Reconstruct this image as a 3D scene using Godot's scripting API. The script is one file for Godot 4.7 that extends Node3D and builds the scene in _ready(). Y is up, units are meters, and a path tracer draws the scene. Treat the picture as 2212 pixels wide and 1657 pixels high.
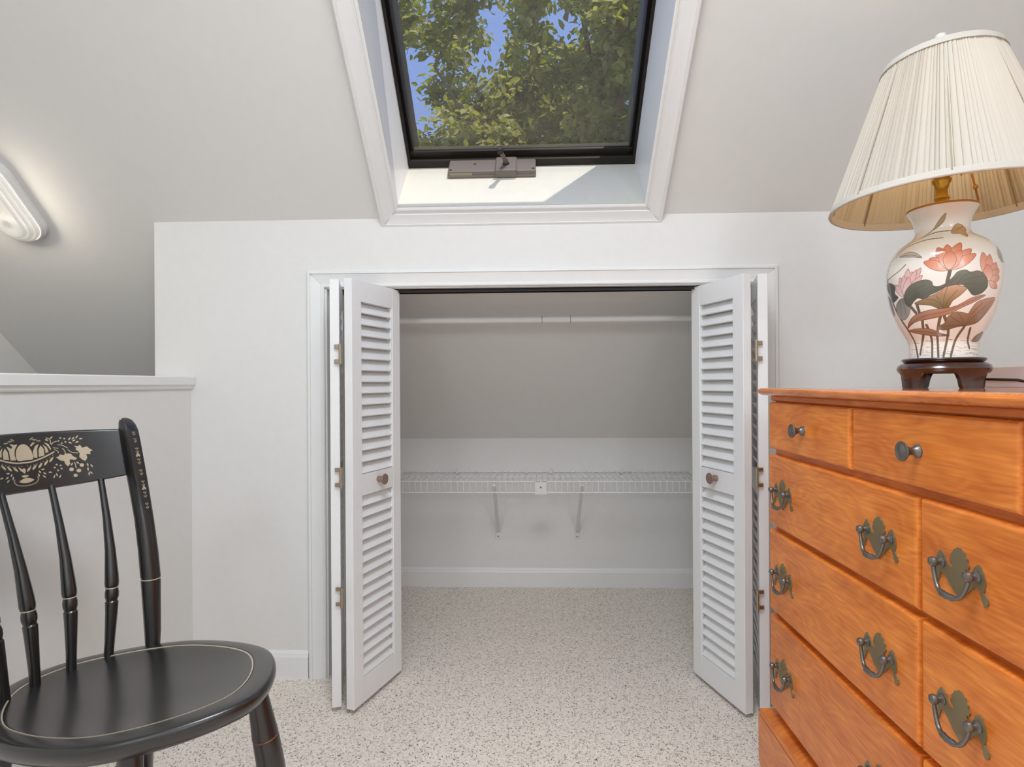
extends Node3D
# An attic bedroom corner: knee wall with an open closet, sloped ceiling with a roof window, chair, dresser and lamp.
# Axes: knee wall face at z = 0, room towards +z, x to the right, floor at y = 0.

const KNEE := 1.564
var th := deg_to_rad(43.3)
var slope_frame: Transform3D      # local x = across, y = up the slope, z = into the room
var M := {}

# ------------------------------------------------------------------ mesh building
class MB:
	var v := PackedVector3Array()
	var n := PackedVector3Array()
	var uv := PackedVector2Array()

	func shell(p_in: PackedVector3Array, t: PackedInt32Array, u := PackedVector2Array(), thr := 40.0, xf := Transform3D.IDENTITY, convex := false) -> void:
		var p := PackedVector3Array()
		p.resize(p_in.size())
		var c := Vector3.ZERO
		for i in p_in.size():
			p[i] = xf * p_in[i]
			c += p[i]
		c /= float(maxi(1, p.size()))
		var nt := t.size() / 3
		var vol := 0.0
		for k in nt:
			var a := p[t[k * 3]] - c
			var b := p[t[k * 3 + 1]] - c
			var d := p[t[k * 3 + 2]] - c
			var s := a.dot(b.cross(d))
			vol += s
			if convex and s < 0.0:
				var q := t[k * 3 + 1]
				t[k * 3 + 1] = t[k * 3 + 2]
				t[k * 3 + 2] = q
		if not convex and vol < 0.0:
			for k in nt:
				var q := t[k * 3 + 1]
				t[k * 3 + 1] = t[k * 3 + 2]
				t[k * 3 + 2] = q
		var fn := PackedVector3Array()
		fn.resize(nt)
		var adj := []
		if thr > 0.0:
			adj.resize(p.size())
			for i in p.size():
				adj[i] = PackedInt32Array()
		for k in nt:
			var a := p[t[k * 3]]
			fn[k] = (p[t[k * 3 + 1]] - a).cross(p[t[k * 3 + 2]] - a)
			if thr > 0.0:
				for j in 3:
					adj[t[k * 3 + j]].append(k)
		var ct := cos(deg_to_rad(thr))
		var has_uv := u.size() == p.size()
		for k in nt:
			if fn[k].length_squared() < 1e-24:
				continue
			var f := fn[k].normalized()
			for j in [0, 2, 1]:
				var id := t[k * 3 + j]
				var nn := f
				if thr > 0.0:
					var sum := Vector3.ZERO
					for q in adj[id]:
						if fn[q].normalized().dot(f) > ct:
							sum += fn[q]
					if sum.length_squared() > 1e-26:
						nn = sum.normalized()
				v.append(p[id])
				n.append(nn)
				uv.append(u[id] if has_uv else Vector2.ZERO)

	func mesh(m: Material) -> ArrayMesh:
		var a := []
		a.resize(Mesh.ARRAY_MAX)
		a[Mesh.ARRAY_VERTEX] = v
		a[Mesh.ARRAY_NORMAL] = n
		a[Mesh.ARRAY_TEX_UV] = uv
		var r := ArrayMesh.new()
		r.add_surface_from_arrays(Mesh.PRIMITIVE_TRIANGLES, a)
		r.surface_set_material(0, m)
		return r

	# a box given by two corners, with chamfered edges
	func box(lo: Vector3, hi: Vector3, bev := 0.0, xf := Transform3D.IDENTITY) -> MB:
		var c := (lo + hi) * 0.5
		var h := (hi - lo).abs() * 0.5
		var p := PackedVector3Array()
		var t := PackedInt32Array()
		if bev <= 0.0:
			for k in 8:
				p.append(c + Vector3(h.x * (1 if k & 1 else -1), h.y * (1 if k & 2 else -1), h.z * (1 if k & 4 else -1)))
			for f in [[0, 1, 3, 2], [4, 5, 7, 6], [0, 1, 5, 4], [2, 3, 7, 6], [0, 2, 6, 4], [1, 3, 7, 5]]:
				t.append_array(PackedInt32Array([f[0], f[1], f[2], f[0], f[2], f[3]]))
			shell(p, t, PackedVector2Array(), 0.0, xf, true)
			return self
		bev = minf(bev, minf(h.x, minf(h.y, h.z)) * 0.98)
		for k in 8:
			var s := Vector3(1 if k & 1 else -1, 1 if k & 2 else -1, 1 if k & 4 else -1)
			for ax in 3:
				var q := h - Vector3.ONE * bev
				q[ax] = h[ax]
				p.append(c + q * s)
		for ax in 3:
			var i := (ax + 1) % 3
			var j := (ax + 2) % 3
			for sg in 2:
				var b0 := sg << ax
				var q := [b0 * 3 + ax, (b0 | 1 << i) * 3 + ax, (b0 | 1 << i | 1 << j) * 3 + ax, (b0 | 1 << j) * 3 + ax]
				t.append_array(PackedInt32Array([q[0], q[1], q[2], q[0], q[2], q[3]]))
			for si in 2:
				for sj in 2:
					var a0 := (si << i) | (sj << j)
					var a1 := a0 | 1 << ax
					var q := [a0 * 3 + i, a1 * 3 + i, a1 * 3 + j, a0 * 3 + j]
					t.append_array(PackedInt32Array([q[0], q[1], q[2], q[0], q[2], q[3]]))
		for k in 8:
			t.append_array(PackedInt32Array([k * 3, k * 3 + 1, k * 3 + 2]))
		shell(p, t, PackedVector2Array(), 0.0, xf, true)
		return self

	# rows of points joined to a skin; cap closes the first and last row
	func grid(rows: Array, wrap_c := true, cap := true, wrap_r := false, thr := 40.0, xf := Transform3D.IDENTITY, u := PackedVector2Array()) -> MB:
		var p := PackedVector3Array()
		var t := PackedInt32Array()
		var nc: int = rows[0].size()
		var nr := rows.size()
		for r in rows:
			p.append_array(r)
		for i in (nr if wrap_r else nr - 1):
			for j in (nc if wrap_c else nc - 1):
				var a := i * nc + j
				var b := i * nc + (j + 1) % nc
				var c := ((i + 1) % nr) * nc + (j + 1) % nc
				var d := ((i + 1) % nr) * nc + j
				t.append_array(PackedInt32Array([a, b, c, a, c, d]))
		if cap:
			for e in [0, nr - 1]:
				var mid := Vector3.ZERO
				for q in rows[e]:
					mid += q
				p.append(mid / nc)
				var ci := p.size() - 1
				for j in nc:
					var a: int = e * nc + j
					var b: int = e * nc + (j + 1) % nc
					t.append_array(PackedInt32Array([ci, b, a] if e == 0 else [ci, a, b]))
		shell(p, t, u, thr, xf)
		return self

	func lathe(prof: Array, seg := 32, xf := Transform3D.IDENTITY, thr := 35.0) -> MB:
		var rows := []
		for q in prof:
			var r := PackedVector3Array()
			for j in seg:
				var a := TAU * j / seg
				r.append(Vector3(q.x * cos(a), q.y, q.x * sin(a)))
			rows.append(r)
		return grid(rows, true, true, false, thr, xf)

	func tube(path: Array, rad, seg := 12, xf := Transform3D.IDENTITY, thr := 40.0, closed := false) -> MB:
		var rows := []
		var side := Vector3.ZERO
		for i in path.size():
			var d: Vector3
			if closed:
				d = path[(i + 1) % path.size()] - path[i - 1]
			else:
				d = path[mini(i + 1, path.size() - 1)] - path[maxi(i - 1, 0)]
			d = d.normalized()
			if side == Vector3.ZERO:
				side = d.cross(Vector3.UP if absf(d.y) < 0.9 else Vector3.RIGHT)
			side = (side - d * side.dot(d)).normalized()
			var up := d.cross(side)
			var r: float = rad if rad is float else rad[i]
			var row := PackedVector3Array()
			for j in seg:
				var a := TAU * j / seg
				row.append(path[i] + (side * cos(a) + up * sin(a)) * r)
			rows.append(row)
		return grid(rows, true, not closed, closed, thr, xf)

	func extrude(poly_in: PackedVector2Array, z0: float, z1: float, xf := Transform3D.IDENTITY, thr := 30.0) -> MB:
		var poly := poly_in.duplicate()
		if Geometry2D.is_polygon_clockwise(poly):
			poly.reverse()
		# is_polygon_clockwise is for y-down; settle it by area
		var ar := 0.0
		for i in poly.size():
			ar += poly[i].cross(poly[(i + 1) % poly.size()])
		if ar < 0.0:
			poly.reverse()
		var tri := Geometry2D.triangulate_polygon(poly)
		var p := PackedVector3Array()
		var t := PackedInt32Array()
		var k := poly.size()
		for z in [z0, z1]:
			for q in poly:
				p.append(Vector3(q.x, q.y, z))
		for i in tri.size() / 3:
			var a := tri[i * 3]
			var b := tri[i * 3 + 1]
			var c := tri[i * 3 + 2]
			if (poly[b] - poly[a]).cross(poly[c] - poly[a]) < 0.0:
				var q := b
				b = c
				c = q
			t.append_array(PackedInt32Array([k + a, k + b, k + c, a, c, b]))
		for i in k:
			var j := (i + 1) % k
			t.append_array(PackedInt32Array([i, j, k + j, i, k + j, k + i]))
		shell(p, t, PackedVector2Array(), thr, xf)
		return self

# ------------------------------------------------------------------ nodes
var used := {}
func numbered(called: String) -> String:
	var k: int = used.get(called, 0)
	used[called] = k + 1
	return called if k == 0 else "%s_%03d" % [called, k]

func thing(called: String, label: String, category: String, group := "", kind := "") -> Node3D:
	var o := Node3D.new()
	o.name = numbered(called)
	add_child(o)
	tag(o, label, category, group, kind)
	return o

func tag(o: Node, label: String, category := "", group := "", kind := "") -> void:
	if label: o.set_meta("label", label)
	if category: o.set_meta("category", category)
	if group: o.set_meta("group", group)
	if kind: o.set_meta("kind", kind)

func part(called: String, b: MB, m: Material, parent: Node, label := "") -> MeshInstance3D:
	return place(called, b.mesh(m), parent, label)

func place(called: String, me: Mesh, parent: Node, label := "") -> MeshInstance3D:
	var o := MeshInstance3D.new()
	o.mesh = me
	o.name = numbered(called) if parent == self else called
	parent.add_child(o, true)
	if label: o.set_meta("label", label)
	return o

func struct(called: String, b: MB, m: Material, label: String, category: String) -> MeshInstance3D:
	var o := part(called, b, m, self)
	tag(o, label, category, "", "structure")
	return o

func at(o: Vector3, bx := Basis.IDENTITY) -> Transform3D:
	return Transform3D(bx, o)

# a straight moulding with mitred or square ends. prof: (outward offset, height above the plane); a..b is the inner edge line,
# out = direction of the offset, up = direction of the height; m0 / m1 = how far the ends run on per unit of offset
func moulding(b: MB, prof: Array, a: Vector3, e: Vector3, out: Vector3, up: Vector3, m0 := 0.0, m1 := 0.0) -> MB:
	var d := (e - a).normalized()
	var r0 := PackedVector3Array()
	var r1 := PackedVector3Array()
	for q in prof:
		r0.append(a + out * q.x + up * q.y - d * q.x * m0)
		r1.append(e + out * q.x + up * q.y + d * q.x * m1)
	return b.grid([r0, r1], true, true, false, 25.0)

# ------------------------------------------------------------------ materials
func mat(col: Color, rough := 0.6, metal := 0.0, spec := 0.5) -> StandardMaterial3D:
	var m := StandardMaterial3D.new()
	m.albedo_color = col
	m.roughness = rough
	m.metallic = metal
	m.metallic_specular = spec
	return m

func c8(r: int, g: int, b: int) -> Color:
	return Color(r / 255.0, g / 255.0, b / 255.0)

func noise(freq: float, sd: int, oct := 3, kind := FastNoiseLite.TYPE_SIMPLEX_SMOOTH) -> FastNoiseLite:
	var f := FastNoiseLite.new()
	f.noise_type = kind
	f.seed = sd
	f.frequency = freq
	f.fractal_octaves = oct
	return f

# tileable noise, drawn small and stretched to the wanted size
func tile_noise(w: int, h: int, size: int, freq: float, sd: int, oct := 3) -> Image:
	var im := noise(freq, sd, oct).get_seamless_image(w, h, false, false, 0.2, true)
	im.convert(Image.FORMAT_RF)
	im.resize(size, size, Image.INTERPOLATE_CUBIC)
	return im

func wood_image(sd: int, light: Color, dark: Color) -> Image:
	var s := 512
	var im := Image.create(s, s, false, Image.FORMAT_RGB8)
	var warp := tile_noise(96, 160, s, 0.022, sd, 2)
	var fine := tile_noise(40, 512, s, 0.10, sd + 1, 3)
	var blot := tile_noise(128, 256, s, 0.020, sd + 2, 3)
	for y in s:
		for x in s:
			var wv := warp.get_pixel(x, y).r
			var band := sin(TAU * (14.0 * y / s + 3.2 * wv))
			var k := clampf(0.40 + 0.10 * band + 0.55 * (fine.get_pixel(x, y).r - 0.5) + 0.62 * (blot.get_pixel(x, y).r - 0.5), 0.0, 1.0)
			im.set_pixel(x, y, light.lerp(dark, k))
	return im

func wood_mat(im: Image, off: Vector3, rough := 0.30) -> StandardMaterial3D:
	var m := mat(Color.WHITE, rough, 0.0, 0.5)
	m.albedo_texture = ImageTexture.create_from_image(im)
	m.uv1_triplanar = true
	m.uv1_world_triplanar = true
	m.uv1_triplanar_sharpness = 8.0
	m.uv1_scale = Vector3(2.4, 3.1, 2.4)
	m.uv1_offset = off
	m.clearcoat_enabled = true
	m.clearcoat = 0.2
	m.clearcoat_roughness = 0.16
	return m

func carpet_mat() -> StandardMaterial3D:
	var s := 1024
	var im := Image.create(s, s, false, Image.FORMAT_RGB8)
	var hm := Image.create(s, s, false, Image.FORMAT_L8)
	im.fill(c8(244, 234, 221))
	hm.fill(Color(0.6, 0.6, 0.6))
	var rng := RandomNumberGenerator.new()
	rng.seed = 31
	# short curled yarn ends, laid so that the tile wraps: soft tones first, then light loops, then dark flecks
	for q in [[16000, c8(232, 220, 206), 0.75, 3.2, 9.0, 0.52], [14000, c8(254, 247, 237), 0.8, 2.6, 8.0, 0.8], [9000, c8(206, 194, 180), 0.6, 1.8, 7.0, 0.40], [4600, c8(112, 102, 92), 0.75, 1.7, 8.0, 0.15], [1900, c8(66, 58, 52), 0.8, 1.9, 9.0, 0.0]]:
		for k in q[0]:
			var p := Vector2(rng.randf() * s, rng.randf() * s)
			var ang := rng.randf() * TAU
			var bend := rng.randf_range(-0.22, 0.22)
			var len := int(q[4] * rng.randf_range(0.5, 1.25))
			var w: float = q[3] * rng.randf_range(0.6, 1.1)
			for j in len:
				p += Vector2.from_angle(ang)
				ang += bend
				var hw := int(ceil(w * 0.5))
				for dy in range(-hw, hw + 1):
					for dx in range(-hw, hw + 1):
						var f := clampf(w * 0.5 + 0.5 - Vector2(dx, dy).length(), 0.0, 1.0)
						if f <= 0.0: continue
						var x := posmod(int(p.x) + dx, s)
						var y := posmod(int(p.y) + dy, s)
						im.set_pixel(x, y, im.get_pixel(x, y).lerp(q[1], f * q[2]))
						var h := lerpf(hm.get_pixel(x, y).r, q[5], f * q[2])
						hm.set_pixel(x, y, Color(h, h, h))
	var m := mat(Color.WHITE, 0.95, 0.0, 0.2)
	m.albedo_texture = ImageTexture.create_from_image(im)
	m.heightmap_enabled = true
	m.heightmap_texture = ImageTexture.create_from_image(hm)
	m.heightmap_scale = 0.22
	m.uv1_triplanar = true
	m.uv1_world_triplanar = true
	m.uv1_scale = Vector3(1.45, 1.45, 1.45)
	return m

func paint(col: Color, rough: float, sd: int, amount := 0.004) -> StandardMaterial3D:
	# painted surface with a faint roller mottle
	var s := 256
	var im := Image.create(s, s, false, Image.FORMAT_RGB8)
	var a := noise(0.05, sd, 4).get_seamless_image(s, s, false, false, 0.2, true)
	for y in s:
		for x in s:
			var k := (a.get_pixel(x, y).r * 2.0 - 1.0) * amount
			im.set_pixel(x, y, Color(col.r + k, col.g + k, col.b + k))
	var m := mat(Color.WHITE, rough, 0.0, 0.5)
	m.albedo_texture = ImageTexture.create_from_image(im)
	m.uv1_triplanar = true
	m.uv1_world_triplanar = true
	m.uv1_scale = Vector3(1.7, 1.7, 1.7)
	return m

# ------------------------------------------------------------------ drawing on images
func fill_poly(im: Image, p: PackedVector2Array, col: Color, col2 := Color(0, 0, 0, 0), g0 := Vector2.ZERO, g1 := Vector2.ZERO) -> void:
	var y0 := 1e9
	var y1 := -1e9
	for q in p:
		y0 = minf(y0, q.y)
		y1 = maxf(y1, q.y)
	var two := col2.a > 0.0
	var gd := g1 - g0
	var gl := maxf(gd.length_squared(), 1e-6)
	for y in range(maxi(0, int(floor(y0))), mini(im.get_height() - 1, int(ceil(y1))) + 1):
		var xs := []
		var yc := y + 0.5
		for i in p.size():
			var a := p[i]
			var b := p[(i + 1) % p.size()]
			if (a.y <= yc) != (b.y <= yc):
				xs.append(a.x + (yc - a.y) / (b.y - a.y) * (b.x - a.x))
		xs.sort()
		for k in range(0, xs.size() - 1, 2):
			for x in range(maxi(0, int(round(xs[k]))), mini(im.get_width(), int(round(xs[k + 1])))):
				var c := col
				if two:
					c = col.lerp(col2, clampf((Vector2(x, y) - g0).dot(gd) / gl, 0.0, 1.0))
				im.set_pixel(x, y, c)

func stroke(im: Image, p: PackedVector2Array, w: float, col: Color, taper := false, closed := false) -> void:
	var k := p.size()
	for i in (k if closed else k - 1):
		var a := p[i]
		var b := p[(i + 1) % k]
		var wa := w * 0.5 * (1.0 - 0.75 * float(i) / k if taper else 1.0)
		var wb := w * 0.5 * (1.0 - 0.75 * float(i + 1) / k if taper else 1.0)
		var d := (b - a).normalized().orthogonal()
		fill_poly(im, PackedVector2Array([a + d * wa, b + d * wb, b - d * wb, a - d * wa]), col)
		if w > 3.0:
			disc(im, b, wb, col)
			if i == 0: disc(im, a, wa, col)

func disc(im: Image, c: Vector2, r: float, col: Color) -> void:
	var q := PackedVector2Array()
	for i in 14:
		q.append(c + Vector2.from_angle(TAU * i / 14) * r)
	fill_poly(im, q, col)

func smooth_line(p: Array, closed := false, k := 6) -> PackedVector2Array:
	var out := PackedVector2Array()
	var n := p.size()
	for i in (n if closed else n - 1):
		var a: Vector2 = p[i - 1] if (i > 0 or closed) else p[0]
		var b: Vector2 = p[i]
		var c: Vector2 = p[(i + 1) % n]
		var d: Vector2 = p[(i + 2) % n] if (i + 2 < n or closed) else p[n - 1]
		for j in k:
			out.append(b.cubic_interpolate(c, a, d, float(j) / k))
	if not closed: out.append(p[n - 1])
	return out

func leaf_shape(c: Vector2, l: float, w: float, ang: float) -> Array:
	var d := Vector2.from_angle(ang)
	var o := d.orthogonal()
	return [c - d * l, c - d * l * 0.3 + o * w, c + d * l * 0.35 + o * w * 0.8, c + d * l, c + d * l * 0.35 - o * w * 0.8, c - d * l * 0.3 - o * w]

# ------------------------------------------------------------------ main
func _ready() -> void:
	var sn := sin(th)
	var cs := cos(th)
	slope_frame = Transform3D(Basis(Vector3(1, 0, 0), Vector3(0, sn, cs), Vector3(0, -cs, sn)), Vector3(0, KNEE, 0))
	# camera
	var cam := Camera3D.new()
	cam.name = "camera"
	add_child(cam)
	cam.fov = rad_to_deg(2.0 * atan(828.5 / 1229.0))
	cam.near = 0.05
	cam.far = 200.0
	cam.position = Vector3(0, 1.0, 1229.0 / 640.0)
	cam.basis = Basis(Vector3.UP, deg_to_rad(2.0)) * Basis(Vector3.BACK, deg_to_rad(-0.35))
	cam.current = true
	# sky and exposure
	var env := Environment.new()
	env.background_mode = Environment.BG_SKY
	var sky := Sky.new()
	var sm := ProceduralSkyMaterial.new()
	sm.sky_top_color = c8(128, 160, 226)
	sm.sky_horizon_color = c8(200, 215, 236)
	sm.ground_bottom_color = c8(70, 78, 52)
	sm.ground_horizon_color = c8(150, 160, 150)
	sm.sky_energy_multiplier = 1.0
	sky.sky_material = sm
	env.sky = sky
	env.tonemap_mode = Environment.TONE_MAPPER_LINEAR
	env.tonemap_exposure = 0.97
	env.sdfgi_enabled = true
	env.ssao_enabled = true
	env.ssil_enabled = true
	var we := WorldEnvironment.new()
	we.name = "world_environment"
	we.environment = env
	add_child(we)
	# sun: read from the edge of the sunlit patch on the sill of the roof window
	var sun := DirectionalLight3D.new()
	sun.name = "sun"
	add_child(sun)
	sun.look_at_from_position(Vector3(0.8, 2.72, 1.42) * 10.0, Vector3.ZERO, Vector3.UP)
	sun.light_color = Color(1.0, 0.975, 0.93)
	sun.light_energy = 1.12
	sun.light_angular_distance = 0.55
	sun.shadow_enabled = true
	sun.sky_mode = DirectionalLight3D.SKY_MODE_LIGHT_ONLY

	materials()
	room()
	roof_window()
	closet()
	doors()
	dresser()
	chair()
	wall_light()
	table_lamp()
	dresser_clutter()
	added_fill_lamps()
	outdoors()

func materials() -> void:
	M.wall = paint(c8(232, 230, 226), 0.62, 11)
	M.trim = paint(c8(237, 236, 233), 0.36, 12, 0.003)
	M.sill = paint(c8(206, 203, 192), 0.5, 15, 0.012)
	M.door = paint(c8(240, 240, 239), 0.40, 13, 0.003)
	M.carpet = carpet_mat()
	var w1 := wood_image(21, c8(250, 152, 62), c8(204, 102, 28))
	var w2 := wood_image(37, c8(244, 146, 62), c8(194, 96, 28))
	M.wood = [wood_mat(w1, Vector3(0.1, 0.2, 0.3)), wood_mat(w2, Vector3(0.45, 0.55, 0.65)), wood_mat(w1, Vector3(0.7, 0.83, 0.12)), wood_mat(w2, Vector3(0.25, 0.05, 0.9))]
	var w3: Image = w2.duplicate()
	w3.rotate_90(CLOCKWISE)
	M.wood_top = wood_mat(w3, Vector3(0.3, 0.1, 0.2), 0.14)
	M.wood_top.clearcoat = 0.8
	M.wood_top.clearcoat_roughness = 0.06
	M.wood_edge = wood_mat(w2, Vector3(0.6, 0.3, 0.2), 0.16)
	M.wood_edge.clearcoat = 0.7
	M.wood_edge.clearcoat_roughness = 0.08
	M.pewter = mat(c8(128, 124, 118), 0.34, 0.8)
	M.plate = mat(c8(146, 130, 98), 0.42, 0.55)
	M.black = mat(c8(22, 21, 21), 0.30, 0.0, 0.55)
	M.black.clearcoat_enabled = true
	M.black.clearcoat = 0.5
	M.black.clearcoat_roughness = 0.22
	M.gold = mat(c8(190, 178, 154), 0.45, 0.2)
	M.copper = mat(c8(150, 92, 62), 0.4, 0.3)
	M.bronze = mat(c8(33, 28, 23), 0.42, 0.0, 0.4)
	M.operator = mat(c8(112, 104, 96), 0.5, 0.1)
	M.nickel = mat(c8(176, 162, 140), 0.32, 0.9)
	M.knob = mat(c8(158, 132, 120), 0.36, 0.45)
	M.wire = mat(c8(232, 230, 226), 0.4)
	M.darkgap = mat(c8(30, 28, 26), 0.8)

# ------------------------------------------------------------------ the room
func room() -> void:
	# floor: room and closet; the stairwell on the left is open
	var f := MB.new()
	f.box(Vector3(-1.30, -0.16, -0.885), Vector3(2.7, 0, 4.3))
	f.box(Vector3(-2.3, -0.16, 2.4), Vector3(-1.30, 0, 4.3))
	struct("floor", f, M.carpet, "light grey-beige carpet with dark flecks across room and closet", "carpet")
	var sf := MB.new()
	sf.box(Vector3(-2.3, -2.5, -1.0), Vector3(-1.30, -2.4, 2.4))
	struct("floor_stairwell", sf, M.carpet, "carpeted foot of the stairwell behind the half wall", "carpet")

	# ceiling: sloped slab with a hole for the roof window, then a flat part
	var ce := Node3D.new()
	ce.name = "ceiling"
	add_child(ce)
	tag(ce, "white sloped ceiling around the roof window", "ceiling", "", "structure")
	var b := MB.new()
	var x0 := -0.462
	var x1 := 0.392
	var u0 := 0.030
	var u1 := 1.205
	var ut := 1.29
	b.box(Vector3(-2.32, -1.36, -0.28), Vector3(x0, ut + 0.2, 0), 0, slope_frame)
	b.box(Vector3(x1, -1.36, -0.28), Vector3(2.8, ut + 0.2, 0), 0, slope_frame)
	b.box(Vector3(x0, -1.36, -0.28), Vector3(x1, u0, 0), 0, slope_frame)
	b.box(Vector3(x0, u1, -0.28), Vector3(x1, ut + 0.2, 0), 0, slope_frame)
	part("slope", b, M.wall, ce)
	var fl := MB.new()
	fl.box(Vector3(-2.32, 2.448, 0.90), Vector3(2.8, 2.6, 4.4))
	part("flat_ceiling", fl, M.wall, ce)

	# knee wall with the closet opening
	var k := MB.new()
	k.box(Vector3(-1.30, 0, -0.10), Vector3(-0.706, KNEE + 0.01, 0))
	k.box(Vector3(0.758, 0, -0.10), Vector3(2.7, KNEE + 0.01, 0))
	k.box(Vector3(-0.706, 1.332, -0.10), Vector3(0.758, KNEE + 0.01, 0))
	struct("wall_knee", k, M.wall, "white low knee wall with the closet opening", "wall")
	var bw := MB.new()
	bw.box(Vector3(-2.3, -2.4, -0.985), Vector3(2.7, 0.80, -0.885))
	struct("wall_eaves", bw, M.wall, "low white back wall of the closet under the slope", "wall")
	var sw := MB.new()
	sw.box(Vector3(-1.30, -2.4, -0.885), Vector3(-1.18, 1.5, -0.10))
	sw.box(Vector3(1.02, 0, -0.885), Vector3(1.12, 1.5, -0.10))
	sw.box(Vector3(-0.98, 0, -0.885), Vector3(-0.90, 1.5, -0.10))
	struct("wall_closet", sw, M.wall, "white side walls of the closet under the slope", "wall")
	# gable wall on the left beyond the stairwell
	var g := MB.new()
	g.box(Vector3(-2.3, -2.4, -1.0), Vector3(-2.2, 2.6, 4.4))
	struct("wall_gable", g, M.wall, "white gable wall beyond the stairwell", "wall")
	var rw := MB.new()
	rw.box(Vector3(2.6, 0, -0.1), Vector3(2.75, 2.6, 4.4))
	struct("wall_right", rw, M.wall, "white right wall of the bedroom", "wall")
	var rr := MB.new()
	rr.box(Vector3(-2.3, -2.4, 4.2), Vector3(2.7, 2.6, 4.35))
	struct("wall_rear", rr, M.wall, "white rear wall of the bedroom", "wall")
	var sv := MB.new()
	sv.box(Vector3(-2.2, -2.4, 2.4), Vector3(-1.30, -0.16, 2.5))
	sv.box(Vector3(-1.30, -2.4, -0.10), Vector3(-1.18, -0.16, 2.5))
	struct("wall_stairwell", sv, M.wall, "white walls of the stairwell below the floor", "wall")

	# half wall beside the stairs, with a board cap and a small moulding under it
	var h := Node3D.new()
	h.name = "wall_half"
	add_child(h)
	tag(h, "white half wall with a wooden cap beside the stairwell", "half wall", "", "structure")
	part("wall_panel", MB.new().box(Vector3(-1.30, 0, 0), Vector3(-1.173, 1.0, 2.4)), M.wall, h)
	part("cap", MB.new().box(Vector3(-1.325, 1.0, 0.0), Vector3(-1.158, 1.030, 2.41), 0.003), M.trim, h)
	var cove := [Vector2(0, 0), Vector2(0.005, 0), Vector2(0.008, 0.004), Vector2(0.009, 0.009), Vector2(0.012, 0.0125), Vector2(0, 0.0125)]
	var cm := MB.new()
	var r0 := PackedVector3Array()
	var r1 := PackedVector3Array()
	for q in cove:
		r0.append(Vector3(-1.173 + q.x, 0.9875 + q.y, 0.0))
		r1.append(Vector3(-1.173 + q.x, 0.9875 + q.y, 2.4))
	cm.grid([r0, r1], true, true, false, 25.0)
	part("cap_moulding", cm, M.trim, h)

	# baseboards
	var prof := [Vector2(0, 0), Vector2(0, 0.013), Vector2(0.072, 0.013), Vector2(0.078, 0.010), Vector2(0.084, 0.009), Vector2(0.091, 0.004), Vector2(0.092, 0)]
	var bb := MB.new()
	moulding(bb, prof, Vector3(-1.173, 0, 0), Vector3(-0.766, 0, 0), Vector3.UP, Vector3.BACK)
	struct("baseboard_knee_left", bb, M.trim, "white baseboard on the knee wall left of the closet", "baseboard")
	var bb2 := MB.new()
	moulding(bb2, prof, Vector3(0.818, 0, 0), Vector3(2.6, 0, 0), Vector3.UP, Vector3.BACK)
	struct("baseboard_knee_right", bb2, M.trim, "white baseboard on the knee wall behind the dresser", "baseboard")
	var bb3 := MB.new()
	moulding(bb3, prof, Vector3(-0.90, 0, -0.885), Vector3(1.02, 0, -0.885), Vector3.UP, Vector3.BACK)
	struct("baseboard_closet", bb3, M.trim, "white baseboard along the back of the closet", "baseboard")
	var bb4 := MB.new()
	moulding(bb4, prof, Vector3(-1.173, 0, 2.4), Vector3(-1.173, 0, 0.0), Vector3.UP, Vector3.RIGHT)
	struct("baseboard_half", bb4, M.trim, "white baseboard on the half wall behind the chair", "baseboard")

	# closet casing: three mitred boards
	var cp := [Vector2(0, 0), Vector2(0, 0.010), Vector2(0.003, 0.0125), Vector2(0.010, 0.0125), Vector2(0.012, 0.010), Vector2(0.030, 0.013), Vector2(0.040, 0.0165), Vector2(0.0445, 0.0175), Vector2(0.0455, 0.021), Vector2(0.053, 0.021), Vector2(0.0575, 0.016), Vector2(0.058, 0)]
	var tr := Node3D.new()
	tr.name = "trim_1"
	add_child(tr)
	tag(tr, "white moulded casing around the closet opening", "door casing", "", "structure")
	part("casing_board", moulding(MB.new(), cp, Vector3(-0.704, 0, 0), Vector3(-0.704, 1.330, 0), Vector3.LEFT, Vector3.BACK, 0, 1), M.trim, tr)
	part("casing_board", moulding(MB.new(), cp, Vector3(0.756, 0, 0), Vector3(0.756, 1.330, 0), Vector3.RIGHT, Vector3.BACK, 0, 1), M.trim, tr)
	part("casing_board", moulding(MB.new(), cp, Vector3(-0.704, 1.330, 0), Vector3(0.756, 1.330, 0), Vector3.UP, Vector3.BACK, 1, 1), M.trim, tr)
	# jamb lining of the opening
	var j := MB.new()
	j.box(Vector3(-0.706, 0, -0.101), Vector3(-0.698, 1.332, 0.001))
	j.box(Vector3(0.750, 0, -0.101), Vector3(0.758, 1.332, 0.001))
	j.box(Vector3(-0.706, 1.326, -0.101), Vector3(0.758, 1.334, 0.001))
	part("jamb_lining", j, M.trim, tr)

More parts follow.
